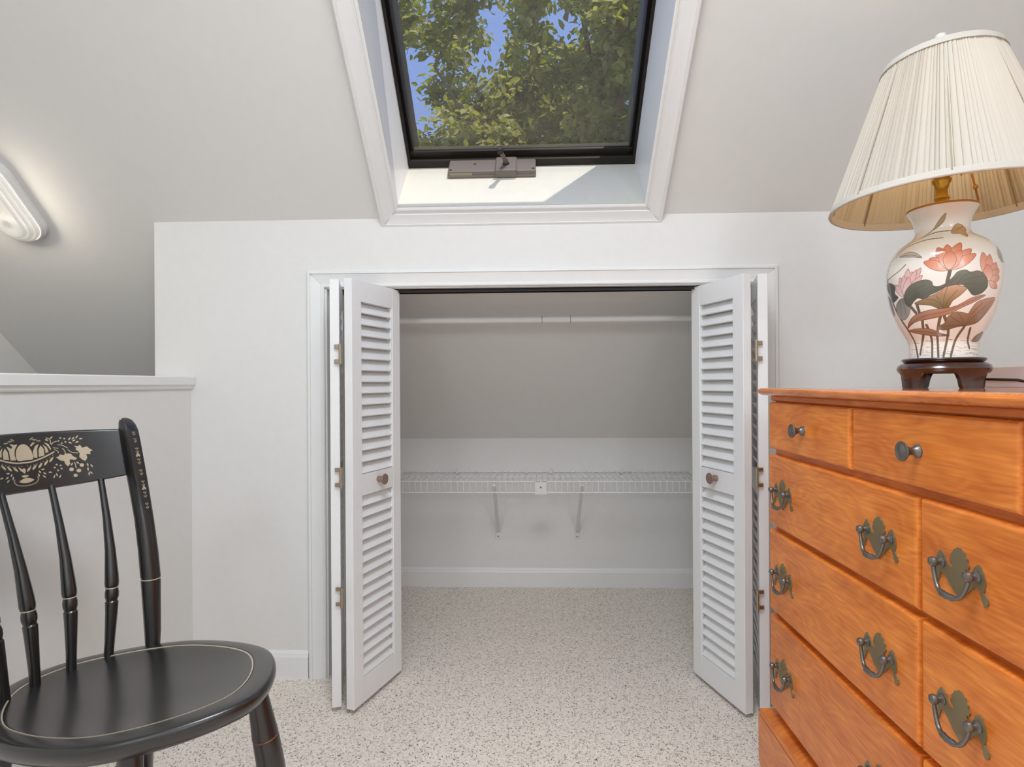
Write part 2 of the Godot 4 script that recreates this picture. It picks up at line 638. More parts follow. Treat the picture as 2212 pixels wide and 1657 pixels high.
# ------------------------------------------------------------------ roof window
func roof_window() -> void:
	var w := Node3D.new()
	w.name = "window_1"
	add_child(w)
	w.transform = slope_frame
	tag(w, "dark-framed roof window in a deep white shaft", "roof window", "", "structure")
	var x0 := -0.447
	var x1 := 0.377
	var u0 := 0.044
	var u1 := 1.19
	var t := 0.015
	# shaft lining: four boards (local z = into the room)
	part("shaft_board", MB.new().box(Vector3(x0 - t, u0 - t, -0.30), Vector3(x0, u1 + t, 0.002)), M.trim, w)
	part("shaft_board", MB.new().box(Vector3(x1, u0 - t, -0.30), Vector3(x1 + t, u1 + t, 0.002)), M.trim, w)
	part("sill_board", MB.new().box(Vector3(x0, u0 - t, -0.30), Vector3(x1, u0, 0.002)), M.sill, w)
	part("shaft_board", MB.new().box(Vector3(x0, u1, -0.30), Vector3(x1, u1 + t, 0.002)), M.trim, w)
	# casing round the shaft, on the slope
	var cp := [Vector2(0, 0), Vector2(0, 0.009), Vector2(0.004, 0.011), Vector2(0.009, 0.011), Vector2(0.0105, 0.009), Vector2(0.020, 0.009), Vector2(0.022, 0.011), Vector2(0.040, 0.0135), Vector2(0.052, 0.0185), Vector2(0.053, 0.0215), Vector2(0.062, 0.0215), Vector2(0.066, 0.016), Vector2(0.066, 0)]
	var c := [Vector3(x0 + 0.003, u0 - 0.003, 0), Vector3(x1 - 0.003, u0 - 0.003, 0), Vector3(x1 - 0.003, u1, 0), Vector3(x0 + 0.003, u1, 0)]
	part("casing_board", moulding(MB.new(), cp, c[0], c[1], Vector3.DOWN, Vector3.BACK, 1, 1), M.trim, w)
	part("casing_board", moulding(MB.new(), cp, c[1], c[2], Vector3.RIGHT, Vector3.BACK, 1, 1), M.trim, w)
	part("casing_board", moulding(MB.new(), cp, c[2], c[3], Vector3.UP, Vector3.BACK, 1, 1), M.trim, w)
	part("casing_board", moulding(MB.new(), cp, c[3], c[0], Vector3.LEFT, Vector3.BACK, 1, 1), M.trim, w)
	# frame and sash: stepped dark members
	var fp := [Vector2(0, -0.275), Vector2(-0.010, -0.275), Vector2(-0.011, -0.280), Vector2(-0.011, -0.40), Vector2(0.02, -0.40), Vector2(0.02, -0.301), Vector2(0, -0.301)]
	var k := [Vector3(x0, u0, 0), Vector3(x1, u0, 0), Vector3(x1, u1, 0), Vector3(x0, u1, 0)]
	var dirs := [Vector3.DOWN, Vector3.RIGHT, Vector3.UP, Vector3.LEFT]
	for i in 4:
		var pr := fp
		if i == 0:
			pr = [Vector2(0, -0.272), Vector2(-0.026, -0.272), Vector2(-0.029, -0.277), Vector2(-0.029, -0.318), Vector2(-0.008, -0.322), Vector2(-0.008, -0.40), Vector2(0.02, -0.40), Vector2(0.02, -0.301), Vector2(0, -0.301)]
		part("frame_member", moulding(MB.new(), pr, k[i], k[(i + 1) % 4], dirs[i], Vector3.BACK, 0, 0), M.bronze, w)
	var sp := [Vector2(0, -0.292), Vector2(-0.009, -0.288), Vector2(-0.011, -0.292), Vector2(-0.013, -0.305), Vector2(-0.013, -0.405), Vector2(0.0, -0.405)]
	var s := [Vector3(x0 + 0.012, u0 + 0.030, 0), Vector3(x1 - 0.012, u0 + 0.030, 0), Vector3(x1 - 0.012, u1 - 0.012, 0), Vector3(x0 + 0.012, u1 - 0.012, 0)]
	for i in 4:
		var pr := sp
		if i == 0:
			pr = [Vector2(0, -0.292), Vector2(-0.022, -0.288), Vector2(-0.025, -0.292), Vector2(-0.027, -0.300), Vector2(-0.025, -0.322), Vector2(0.0, -0.322)]
		part("sash_member", moulding(MB.new(), pr, s[i], s[(i + 1) % 4], dirs[i], Vector3.BACK, 0, 0), M.bronze, w)
	# glass and insect screen
	var gm := mat(Color(1, 1, 1, 0.03), 0.02, 0.0, 0.22)
	gm.transparency = BaseMaterial3D.TRANSPARENCY_ALPHA
	part("glass_pane", MB.new().box(Vector3(x0 + 0.02, u0 + 0.045, -0.320), Vector3(x1 - 0.02, u1 - 0.02, -0.316)), gm, w)
	var im := Image.create(256, 512, false, Image.FORMAT_RGBA8)
	var blotch := noise(0.03, 44, 4)
	var mesh := noise(0.4, 45, 1)
	for y in 512:
		for x in 256:
			# the lower strip of the screen is more opaque, with an uneven upper edge
			var v := 1.0 - y / 512.0
			var d := blotch.get_noise_2d(x, y * 2.0)
			var a := 0.045 + 0.015 * d + 0.015 * mesh.get_noise_2d(x, y)
			if v < 0.155 + 0.012 * d: a += 0.075 + 0.04 * d
			if v < 0.012: a += 0.35
			im.set_pixel(x, y, Color(0.62, 0.59, 0.48, clampf(a, 0, 1)))
	var scr := mat(Color.WHITE, 0.9, 0.0, 0.2)
	scr.transparency = BaseMaterial3D.TRANSPARENCY_ALPHA
	scr.albedo_texture = ImageTexture.create_from_image(im)
	var sh := MB.new()
	var sx0 := x0 + 0.024
	var sx1 := x1 - 0.024
	var su0 := u0 + 0.056
	var su1 := u1 - 0.024
	sh.shell(PackedVector3Array([Vector3(sx0, su0, -0.298), Vector3(sx1, su0, -0.298), Vector3(sx1, su1, -0.298), Vector3(sx0, su1, -0.298)]), PackedInt32Array([0, 1, 2, 0, 2, 3]), PackedVector2Array([Vector2(0, 1), Vector2(1, 1), Vector2(1, 0), Vector2(0, 0)]), 0.0)
	part("insect_screen", sh, scr, w, "fine beige insect screen, denser along its lower edge")

	# crank operator on the sill
	var o := thing("window_crank", "brown crank operator with handle on the roof window sill", "window crank")
	o.transform = slope_frame * at(Vector3(-0.137, 0.044, -0.235))
	var bd := MB.new()
	bd.box(Vector3(-0.156, 0.0, -0.045), Vector3(0.156, 0.026, 0.045), 0.003)
	bd.box(Vector3(-0.156, 0.0, 0.03), Vector3(0.156, 0.010, 0.049), 0.002)
	part("housing", bd, M.operator, o)
	part("gear_cover", MB.new().box(Vector3(0.012, 0.002, -0.044), Vector3(0.088, 0.034, 0.0545), 0.004), M.operator, o)
	part("sticker", MB.new().box(Vector3(-0.150, 0.010, 0.0452), Vector3(-0.070, 0.019, 0.0456)), mat(c8(150, 140, 118), 0.6), o)
	for q in [Vector2(-0.146, 0.036), Vector2(-0.062, -0.006), Vector2(0.146, 0.034)]:
		part("screw", MB.new().lathe([Vector2(0.0055, 0), Vector2(0.0055, 0.0008), Vector2(0.004, 0.0014)], 16, at(Vector3(q.x, 0.0256, q.y))), M.darkgap, o)
	part("spindle", MB.new().lathe([Vector2(0.012, 0), Vector2(0.012, 0.004), Vector2(0.007, 0.010), Vector2(0.007, 0.016)], 20, at(Vector3(0.05, 0.033, 0.012))), M.darkgap, o)
	part("handle", MB.new().tube([Vector3(0.05, 0.036, 0.012), Vector3(0.046, 0.062, 0.030), Vector3(0.040, 0.086, 0.052), Vector3(0.034, 0.108, 0.070)], [0.0085, 0.0075, 0.0075, 0.0085], 14), M.operator, o)
	part("handle_knob", MB.new().lathe([Vector2(0.0085, -0.012), Vector2(0.0105, -0.010), Vector2(0.0105, 0.010), Vector2(0.0085, 0.012)], 20, at(Vector3(0.034, 0.110, 0.072), Basis(Vector3.RIGHT, deg_to_rad(25)))), M.bronze, o)

# ------------------------------------------------------------------ closet
func closet() -> void:
	# hanging pole
	var r := thing("closet_pole", "white wooden hanging pole across the top of the closet", "closet pole")
	r.position = Vector3(0.06, 1.243, -0.25)
	var ax := Basis(Vector3.BACK, PI / 2)
	part("pole", MB.new().lathe([Vector2(0.0125, -0.955), Vector2(0.0125, 0.955)], 24, at(Vector3.ZERO, ax)), M.trim, r)
	for x in [-0.020, 0.088]:
		part("joint_ring", MB.new().lathe([Vector2(0.0131, -0.0012), Vector2(0.0131, 0.0012)], 24, at(Vector3(x, 0, 0), ax)), mat(c8(150, 146, 138), 0.7), r)
	for x in [-0.957, 0.957]:
		part("pole_socket", MB.new().lathe([Vector2(0.026, -0.003), Vector2(0.026, 0.003), Vector2(0.018, 0.012)], 24, at(Vector3(x, 0, 0), Basis(Vector3.BACK, PI / 2 if x > 0 else -PI / 2))), M.trim, r)

	# wire shelf
	var s := thing("wire_shelf", "white wire closet shelf with two diagonal brackets", "wire shelf")
	s.position = Vector3(0.06, 0, 0)
	var yb := 0.565
	var zf := -0.60
	var zb := -0.878
	var x0 := -0.945
	var x1 := 0.945
	for q in [[yb, zf, 0.0030], [yb - 0.048, zf + 0.003, 0.0030], [yb, zb, 0.0028], [yb - 0.003, -0.74, 0.0028]]:
		part("rail", MB.new().tube([Vector3(x0, q[0], q[1]), Vector3(x1, q[0], q[1])], q[2], 8), M.wire, s)
	var bars := MB.new()
	var nb := 70
	bars.tube([Vector3(0, yb - 0.048, zf + 0.006), Vector3(0, yb - 0.003, zf + 0.0045), Vector3(0, yb + 0.003, zf), Vector3(0, yb + 0.003, zb)], 0.0019, 6)
	var bm := bars.mesh(M.wire)
	for i in nb:
		var o := place("wire", bm, s)
		o.position.x = lerpf(x0 + 0.01, x1 - 0.01, float(i) / (nb - 1))
	for x in [-0.23, 0.158]:
		var bk := MB.new()
		var p0 := Vector3(x - 0.001, yb - 0.014, zf + 0.008)
		var p1 := Vector3(x, 0.268, -0.880)
		var d := (p0 - p1).normalized()
		var up := d.cross(Vector3.RIGHT).normalized()
		bk.box(Vector3(-0.008, -0.0035, 0), Vector3(0.008, 0.0035, p0.distance_to(p1)), 0.0015, Transform3D(Basis(Vector3.RIGHT, up, Vector3.RIGHT.cross(up)), p1) if Vector3.RIGHT.cross(up).dot(d) > 0 else Transform3D(Basis(Vector3.RIGHT, -up, Vector3.RIGHT.cross(-up)), p1))
		var br := part("bracket", bk, M.wire, s)
		part("bracket_foot", MB.new().box(Vector3(x - 0.0125, 0.236, -0.8848), Vector3(x + 0.0125, 0.270, -0.8800), 0.0015), M.wire, br)
		part("screw", MB.new().lathe([Vector2(0.004, 0), Vector2(0.003, 0.0016)], 12, at(Vector3(x, 0.247, -0.880), Basis(Vector3.RIGHT, PI / 2))), M.pewter, br)
	for x in [-0.429, -0.09, 0.031, 0.373, 0.712]:
		var cl := MB.new()
		cl.box(Vector3(x - 0.006, yb - 0.006, -0.8846), Vector3(x + 0.006, yb + 0.020, -0.879), 0.002)
		cl.box(Vector3(x - 0.0075, yb - 0.008, -0.884), Vector3(x + 0.0075, yb + 0.004, -0.872), 0.002)
		part("wall_clip", cl, M.wire, s)
	var pl := MB.new()
	pl.box(Vector3(-0.050, yb - 0.056, zf + 0.006), Vector3(0.005 - 0.003, yb + 0.006, zf + 0.0105), 0.001)
	var jp := part("joining_plate", pl, M.wire, s)
	for k in 6:
		var xx := -0.046 + 0.0072 * k + (0.006 if k > 2 else 0.0)
		part("slot", MB.new().box(Vector3(xx, yb + 0.0005, zf + 0.0104), Vector3(xx + 0.0042, yb + 0.003, zf + 0.0107)), M.darkgap, jp)
	part("screw", MB.new().lathe([Vector2(0.0042, 0), Vector2(0.003, 0.0018)], 14, at(Vector3(-0.024, yb - 0.024, zf + 0.0104), Basis(Vector3.RIGHT, PI / 2))), M.pewter, jp)

# ------------------------------------------------------------------ bifold doors
func doors() -> void:
	var H := 1.307
	var W := 0.264
	var t := 0.028
	var st := 0.046
	# shared meshes: frame of stiles and rails, and one slat
	var fr := MB.new()
	fr.box(Vector3(0, 0, -t), Vector3(st, H, 0), 0.0012)
	fr.box(Vector3(W - st, 0, -t), Vector3(W, H, 0), 0.0012)
	for q in [[0.0, 0.078], [0.640, 0.706], [1.241, H]]:
		fr.box(Vector3(st - 0.0005, q[0] + 0.0003, -t + 0.0004), Vector3(W - st + 0.0005, q[1] - 0.0003, -0.0004))
	# small stop beads round the two louvred fields
	for q in [[0.078, 0.640], [0.706, 1.241]]:
		fr.box(Vector3(st, q[0], -0.006), Vector3(st + 0.004, q[1], -0.002))
		fr.box(Vector3(W - st - 0.004, q[0], -0.006), Vector3(W - st, q[1], -0.002))
	var frm := fr.mesh(M.door)
	var sl := MB.new()
	sl.box(Vector3(st + 0.0005, -0.0028, -0.0195), Vector3(W - st - 0.0005, 0.0028, 0.0195), 0.0012)
	var slm := sl.mesh(M.door)
	var sets := [
		# [name, label, panels: [origin, x direction], knob on panel, hinge x, leaf side, z]
		["door_1", "white louvred bifold door folded open at the left of the closet", [[Vector3(-0.542, 0.015, 0.222), Vector3(0.088, 0, -0.249)], [Vector3(-0.686, 0.015, -0.045), Vector3(0.072, 0, 0.254)]], -0.578, -1.0],
		["door_2", "white louvred bifold door folded open beside the dresser", [[Vector3(0.544, 0.015, -0.037), Vector3(0.082, 0, 0.252)], [Vector3(0.700, 0.015, 0.209), Vector3(0.072, 0, -0.254)]], 0.661, 1.0],
	]
	var kn := MB.new()
	kn.lathe([Vector2(0.0095, 0), Vector2(0.0095, 0.012), Vector2(0.0085, 0.016), Vector2(0.010, 0.020), Vector2(0.0165, 0.0235), Vector2(0.0178, 0.0255), Vector2(0.0172, 0.0275), Vector2(0.012, 0.0282), Vector2(0.004, 0.0284)], 32)
	var knm := kn.mesh(M.knob)
	for d in sets:
		var o := Node3D.new()
		o.name = d[0]
		add_child(o)
		tag(o, d[1], "bifold door", "", "structure")
		for i in 2:
			var q = d[2][i]
			var xd: Vector3 = q[1].normalized()
			var xf := Transform3D(Basis(xd, Vector3.UP, xd.cross(Vector3.UP)), q[0])
			var p := place("panel", frm, o)
			p.transform = xf
			for f in [[0.078, 0.640, 16], [0.706, 1.241, 15]]:
				var pitch: float = (f[1] - f[0]) / f[2]
				for k in f[2]:
					var s := place("slat", slm, p)
					s.transform = at(Vector3(0, f[0] + pitch * (k + 0.5), -t * 0.5), Basis(Vector3.RIGHT, deg_to_rad(57)))
			if i == 0:
				var kb := place("knob", knm, o, "brown metal door knob")
				kb.transform = xf * at(Vector3(W * 0.5, 0.680, -0.0004), Basis(Vector3.RIGHT, PI / 2))
		for y in [1.093, 0.718, 0.356]:
			var sd: float = d[4]
			var hb := MB.new()
			var hz := 0.2215
			for q in [[-0.031, -0.0125], [-0.0115, 0.0115], [0.0125, 0.031]]:
				hb.lathe([Vector2(0.0042, q[0]), Vector2(0.0042, q[1])], 14, at(Vector3(d[3], y, hz)))
			for q in [-0.012, 0.012]:
				hb.lathe([Vector2(0.0052, q - 0.0013), Vector2(0.0052, q + 0.0013)], 14, at(Vector3(d[3], y, hz)))
			var hg := part("hinge", hb, M.nickel, o, "satin nickel hinge")
			for q in [[0.0165, 0.029], [-0.029, -0.0165]]:
				var xa: float = d[3] + sd * 0.003
				var xb: float = d[3] + sd * 0.0215
				part("hinge_leaf", MB.new().box(Vector3(minf(xa, xb), y + q[0], 0.2115), Vector3(maxf(xa, xb), y + q[1], 0.2150), 0.0015), M.nickel, hg)
	# overhead track
	var tk := MB.new()
	tk.box(Vector3(-0.69, 1.3235, -0.052), Vector3(0.742, 1.326, -0.020))
	tk.box(Vector3(-0.69, 1.314, -0.052), Vector3(0.742, 1.326, -0.050))
	tk.box(Vector3(-0.69, 1.314, -0.022), Vector3(0.742, 1.326, -0.020))
	struct("trim_2", tk, M.bronze, "thin dark door track under the closet head", "door track")

# ------------------------------------------------------------------ dresser
func pull_outline() -> PackedVector2Array:
	var half := [Vector2(0, 37), Vector2(4, 36.5), Vector2(7, 33), Vector2(10, 32.5), Vector2(11.5, 28), Vector2(15, 25.5), Vector2(15.5, 20), Vector2(18, 16.5), Vector2(16.5, 12), Vector2(11.5, 10.5), Vector2(12.5, 6.5), Vector2(17, 5), Vector2(21, 8), Vector2(24.5, 13), Vector2(27, 19), Vector2(30, 21.5), Vector2(34, 24.5), Vector2(38, 22), Vector2(40, 18), Vector2(43.5, 13), Vector2(45, 7), Vector2(45.5, 0), Vector2(43.5, -6), Vector2(42, -10), Vector2(45, -12), Vector2(49, -16), Vector2(50, -21), Vector2(47.5, -26), Vector2(44, -27.5), Vector2(41, -23), Vector2(38.5, -16), Vector2(36, -9), Vector2(32, -6.5), Vector2(27, -8), Vector2(21, -14), Vector2(14, -22), Vector2(7, -27), Vector2(3, -30), Vector2(0, -34)]
	var p := PackedVector2Array()
	for q in half: p.append(q * 0.001)
	for i in range(half.size() - 2, 0, -1): p.append(Vector2(-half[i].x, half[i].y) * 0.001)
	return p

func dresser() -> void:
	var d := thing("dresser", "orange-brown maple dresser with brass pulls and two columns of drawers", "dresser")
	d.position = Vector3(0.585, 0, 0.48)
	# local: x = 0 at the drawer faces, towards the wall; z = 0 at the far end
	var L := 1.128
	var D := 0.53
	var cb := MB.new()
	cb.box(Vector3(0.018, 0.15, 0.008), Vector3(D, 0.966, L - 0.008), 0.002)
	part("carcass", cb, M.wood[3], d)
	# top board with a rounded nose
	var tp := MB.new()
	var nose := [Vector2(0.0, 0.0), Vector2(-0.005, 0.002), Vector2(-0.009, 0.006), Vector2(-0.0105, 0.010), Vector2(-0.0095, 0.014), Vector2(-0.006, 0.0172), Vector2(0.0, 0.0185)]
	var rows := []
	for q in nose:
		var a: float = 0.004 - q.x if false else q.x
		var ring := PackedVector3Array()
		var lo := Vector2(-0.004 + a, -0.020 + a)
		var hi := Vector2(D + 0.004 - a * 0.2, L + 0.020 - a)
		# rounded corners
		var rr := 0.012
		for cnr in [[lo.x + rr, lo.y + rr, PI], [hi.x - rr, lo.y + rr, PI * 1.5], [hi.x - rr, hi.y - rr, 0.0], [lo.x + rr, hi.y - rr, PI * 0.5]]:
			for k in 5:
				var an: float = cnr[2] + PI * 0.5 * k / 4.0
				ring.append(Vector3(cnr[0] + cos(an) * rr, 0.9665 + q.y, cnr[1] + sin(an) * rr))
		rows.append(ring)
	tp.grid(rows, true, true, false, 40.0)
	part("top_edge", tp, M.wood_edge, d)
	part("top", MB.new().box(Vector3(0.002, 0.980, -0.014), Vector3(D, 0.9853, L + 0.014), 0.0008), M.wood_top, d)
	part("top_rail", MB.new().box(Vector3(0.010, 0.953, 0.0), Vector3(D - 0.01, 0.9665, L), 0.002), M.wood[3], d)
	# base moulding and bracket base
	var bmd := MB.new()
	var mr := []
	for q in [Vector2(0.012, 0.182), Vector2(0.004, 0.179), Vector2(-0.004, 0.174), Vector2(-0.010, 0.170), Vector2(-0.012, 0.163), Vector2(-0.011, 0.156), Vector2(-0.006, 0.153)]:
		mr.append(PackedVector3Array([Vector3(q.x, q.y, -0.030 + q.x + 0.012), Vector3(D, q.y, -0.030 + q.x + 0.012), Vector3(D, q.y, L + 0.018 - q.x), Vector3(q.x, q.y, L + 0.018 - q.x)]))
	bmd.grid(mr, true, true, false, 25.0)
	part("base_moulding", bmd, M.wood[1], d)
	var z0 := -0.034
	var z1 := L + 0.034
	var bp := [Vector2(z0, 0.154), Vector2(z0, 0.045), Vector2(z0 + 0.004, 0.036), Vector2(z0 + 0.020, 0.018), Vector2(z0 + 0.030, 0.0), Vector2(z0 + 0.062, 0.0), Vector2(z0 + 0.068, 0.030), Vector2(z0 + 0.074, 0.048), Vector2(z0 + 0.082, 0.058), Vector2(z0 + 0.090, 0.052), Vector2(z0 + 0.096, 0.036), Vector2(z0 + 0.104, 0.030), Vector2(z0 + 0.112, 0.040), Vector2(z0 + 0.130, 0.072), Vector2(z0 + 0.16, 0.082)]
	var poly := PackedVector2Array()
	for q in bp: poly.append(Vector2(-q.x, q.y))
	for i in range(bp.size() - 1, -1, -1): poly.append(Vector2(-(z0 + z1 - bp[i].x), bp[i].y))
	# polygon in (-z, y), extruded along x
	var bx := Basis(Vector3(0, 0, -1), Vector3.UP, Vector3(1, 0, 0))
	var bb := MB.new()
	bb.extrude(poly, -0.012, 0.008, Transform3D(bx, Vector3.ZERO), 20.0)
	part("bracket_base", bb, M.wood[1], d)
	for z in [z0, z1 - 0.02]:
		part("base_side", MB.new().box(Vector3(0.008, 0.0, z), Vector3(D, 0.154, z + 0.02)), M.wood[1], d)

	# drawers
	var pm := MB.new()
	pm.extrude(pull_outline(), 0.0, 0.0022, Transform3D.IDENTITY, 25.0)
	var plate_mesh := pm.mesh(M.plate)
	var bl := MB.new()
	var path := []
	var rad := []
	for i in 25:
		var s := -1.0 + 2.0 * i / 24.0
		var a := absf(s)
		var xx := signf(s) * (0.0325 * minf(1.0, pow(a, 0.8) * 1.05))
		var yy := -0.0285 + 0.0365 * pow(a, 3.2)
		path.append(Vector3(xx, 0.008 - 0.0 + yy - 0.008, 0.0135 + 0.006 * (1.0 - a)))
		var r := 0.0036 - 0.0008 * a
		if a < 0.28: r = 0.0042
		if absf(a - 0.16) < 0.05 or a < 0.03: r = 0.0050
		rad.append(r)
	bl.tube(path, rad, 12)
	var bail_mesh := bl.mesh(M.pewter)
	var ps := MB.new()
	for sx in [0.0]:
		ps.lathe([Vector2(0.0075, 0.002), Vector2(0.0078, 0.004), Vector2(0.0045, 0.006), Vector2(0.0042, 0.009), Vector2(0.0066, 0.0115), Vector2(0.0074, 0.0145), Vector2(0.0062, 0.018), Vector2(0.003, 0.020), Vector2(0.0005, 0.0204)], 20, at(Vector3(sx * 0.0325, 0.008, 0), Basis(Vector3.RIGHT, PI / 2)))
	var post_mesh := ps.mesh(M.pewter)
	var km := MB.new()
	km.lathe([Vector2(0.0105, 0), Vector2(0.0105, 0.002), Vector2(0.0085, 0.004), Vector2(0.006, 0.008), Vector2(0.0058, 0.012), Vector2(0.0085, 0.0175), Vector2(0.0135, 0.0215), Vector2(0.0152, 0.0238), Vector2(0.0148, 0.0255), Vector2(0.0125, 0.0256), Vector2(0.0105, 0.0246), Vector2(0.0085, 0.0252), Vector2(0.005, 0.0268), Vector2(0.001, 0.0272)], 32)
	var knob_mesh := km.mesh(M.pewter)
	# face frame: local x of pulls runs along +z of the dresser seen from the front (towards the viewer's right), outwards = -x
	var facing := Basis(Vector3(0, 0, 1), Vector3.UP, Vector3(-1, 0, 0))
	var rows_y := [[0.836, 0.951], [0.650, 0.8225], [0.441, 0.638], [0.202, 0.428]]
	var third := [[0.010, 0.367], [0.376, 0.736], [0.745, 1.118]]
	var halves := [[0.008, 0.551], [0.558, 1.120]]
	var vi := 0
	for r in 4:
		for z in (third if r == 0 else halves):
			var dm := MB.new()
			# front with a rounded nose on its four edges
			var prof := [Vector2(0.0, 0.020), Vector2(0.0, 0.008), Vector2(0.0012, 0.004), Vector2(0.0035, 0.0014), Vector2(0.007, 0.0)]
			var ring_rows := []
			for q in prof:
				ring_rows.append(PackedVector3Array([Vector3(q.y, rows_y[r][0] + q.x, z[0] + q.x), Vector3(q.y, rows_y[r][1] - q.x, z[0] + q.x), Vector3(q.y, rows_y[r][1] - q.x, z[1] - q.x), Vector3(q.y, rows_y[r][0] + q.x, z[1] - q.x)]))
			dm.grid(ring_rows, true, true, false, 28.0)
			var dr := part("drawer", dm, M.wood[vi % 3], d)
			vi += 1
			if r == 3:
				# the bottom left front is glued from two boards: a fine joint
				part("glue_joint", MB.new().box(Vector3(-0.0002, rows_y[r][0] + 0.008, z[0] + 0.157), Vector3(0.0006, rows_y[r][1] - 0.008, z[0] + 0.1577)), M.wood[3], dr)
			var yc: float = (rows_y[r][0] + rows_y[r][1]) * 0.5
			if r == 0:
				var k := place("knob", knob_mesh, dr, "dark pewter knob")
				k.transform = at(Vector3(0, yc, (z[0] + z[1]) * 0.5), Basis(Vector3(0, 0, 1), Vector3(-1, 0, 0), Vector3(0, -1, 0)))
			else:
				for zz in [z[0] + 0.082, z[1] - 0.092]:
					var xf := at(Vector3(0, yc - 0.002, zz), facing)
					var a := place("pull_plate", plate_mesh, dr, "scalloped antique brass pull plate")
					a.transform = xf
					place("pull_bail", bail_mesh, dr).transform = xf
					for sx in [-0.0325, 0.0325]:
						place("pull_post", post_mesh, dr).transform = xf * at(Vector3(sx, 0, 0))

# ------------------------------------------------------------------ chair
const CH_B := Vector3(-0.932, 0, 0.850)
const CH_YAW := 0.344
func chair() -> void:
	var o := thing("side_chair", "black painted wooden chair with gold fruit-bowl stencil on its crest", "chair")
	# local x = forwards, z = towards the chair's own right (the viewer's left), y up
	var ax := Vector3(cos(CH_YAW), 0, sin(CH_YAW))
	o.transform = Transform3D(Basis(ax, Vector3.UP, ax.cross(Vector3.UP)), CH_B)
	# in local space lateral l (towards the viewer's right) is -z
	var hs := 0.441
	var rise := 0.047 / 0.4
	# seat outline (lateral, forward)
	var e := [Vector2(0, -0.062), Vector2(0.095, -0.012), Vector2(0.183, 0.158), Vector2(0.161, 0.386), Vector2(0, 0.512), Vector2(-0.161, 0.386), Vector2(-0.183, 0.158), Vector2(-0.095, -0.012)]
	var out := PackedVector2Array()
	for i in 8:
		for k in 10:
			out.append(_catmull(e[(i + 7) % 8], e[i], e[(i + 1) % 8], e[(i + 2) % 8], k / 10.0))
	var cen := Vector2(0, 0.21)
	var top := func(q: Vector2, dy: float) -> Vector3: return Vector3(q.y, hs + rise * q.y + dy, -q.x)
	var rows := []
	# from the middle of the top, out over the rim and under
	for q in [[0.04, -0.013], [0.25, -0.0125], [0.45, -0.011], [0.62, -0.008], [0.74, -0.0045], [0.81, -0.0025], [0.835, -0.0018], [0.84, -0.0026], [0.85, -0.0012], [0.865, 0.0], [0.93, 0.0], [0.972, -0.0008], [0.990, -0.003], [0.999, -0.008], [1.0, -0.014], [0.99, -0.022], [0.965, -0.030], [0.92, -0.036], [0.85, -0.039], [0.4, -0.040]]:
		var r := PackedVector3Array()
		for p in out:
			r.append(top.call(cen + (p - cen) * q[0], q[1]))
		rows.append(r)
	var seat_b := MB.new()
	seat_b.grid(rows, true, true, false, 50.0)
	var seat := part("seat", seat_b, M.black, o)
	# gold pinstripe painted along the groove
	var stripe := MB.new()
	var sa := PackedVector3Array()
	var sb := PackedVector3Array()
	var sc := PackedVector3Array()
	var sd := PackedVector3Array()
	for p in out:
		var side := Vector2((p - cen).x, (p - cen).y)
		sa.append(top.call(cen + side * 0.8365, -0.0010))
		sb.append(top.call(cen + side * 0.8475, -0.0002))
		sc.append(top.call(cen + side * 0.8475, -0.003))
		sd.append(top.call(cen + side * 0.8365, -0.0035))
	stripe.grid([sa, sb, sc, sd], true, false, true, 30.0)
	part("pinstripe", stripe, M.gold, seat, "thin gold pinstripe around the seat")

	# crest rail: a curved board between the posts
	var cf := func(l: float, h: float) -> float: return -0.085 + 0.055 * pow(l / 0.165, 2.0) - 0.18 * (h - 0.85)
	var top_edge := func(l: float) -> float: return 0.9065 - 0.0025 * pow(l / 0.165, 2.0)
	var bot_edge := func(l: float) -> float: return 0.789 + 0.012 * pow(absf(l) / 0.165, 2.4)
	var nc := 28
	var cr := []
	for i in nc + 1:
		var l := lerpf(-0.1655, 0.1655, float(i) / nc)
		var a: float = bot_edge.call(l)
		var b: float = top_edge.call(l)
		var sec := PackedVector3Array()
		for q in [[0.0, a + 0.004], [0.0, lerpf(a, b, 0.33)], [0.0, lerpf(a, b, 0.66)], [0.0, b - 0.004], [-0.003, b - 0.0008], [-0.007, b], [-0.012, b - 0.003], [-0.015, lerpf(a, b, 0.7)], [-0.015, lerpf(a, b, 0.3)], [-0.013, a + 0.003], [-0.007, a], [-0.003, a + 0.001]]:
			var h: float = q[1]
			sec.append(Vector3(cf.call(l, h) + q[0], h, -l))
		cr.append(sec)
	var crest_b := MB.new()
	crest_b.grid(cr, true, true, false, 40.0)
	var crest := part("crest_rail", crest_b, M.black, o)
	# the stencil: gold paint on the front face
	var st := MB.new()
	var sp := PackedVector3Array()
	var su := PackedVector2Array()
	var stt := PackedInt32Array()
	var nh := 8
	for i in nc + 1:
		for j in nh + 1:
			var l := lerpf(-0.16, 0.16, float(i) / nc)
			var h := lerpf(0.796, 0.900, float(j) / nh)
			sp.append(Vector3(cf.call(l, h) + 0.00045, h, -l))
			su.append(Vector2((l + 0.17) / 0.34, 1.0 - (h - 0.785) / 0.125))
			if i < nc and j < nh:
				var a := i * (nh + 1) + j
				stt.append_array(PackedInt32Array([a, a + nh + 1, a + nh + 2, a, a + nh + 2, a + 1]))
	st.shell(sp, stt, su, 40.0)
	_face_up(st, Vector3(1, 0.15, 0))
	var gm := mat(Color.WHITE, 0.45, 0.25)
	gm.albedo_texture = ImageTexture.create_from_image(stencil_image())
	gm.transparency = BaseMaterial3D.TRANSPARENCY_ALPHA_SCISSOR
	gm.alpha_scissor_threshold = 0.5
	gm.texture_repeat = false
	part("stencil", st, gm, crest, "gold stencil of a fruit bowl with vines")

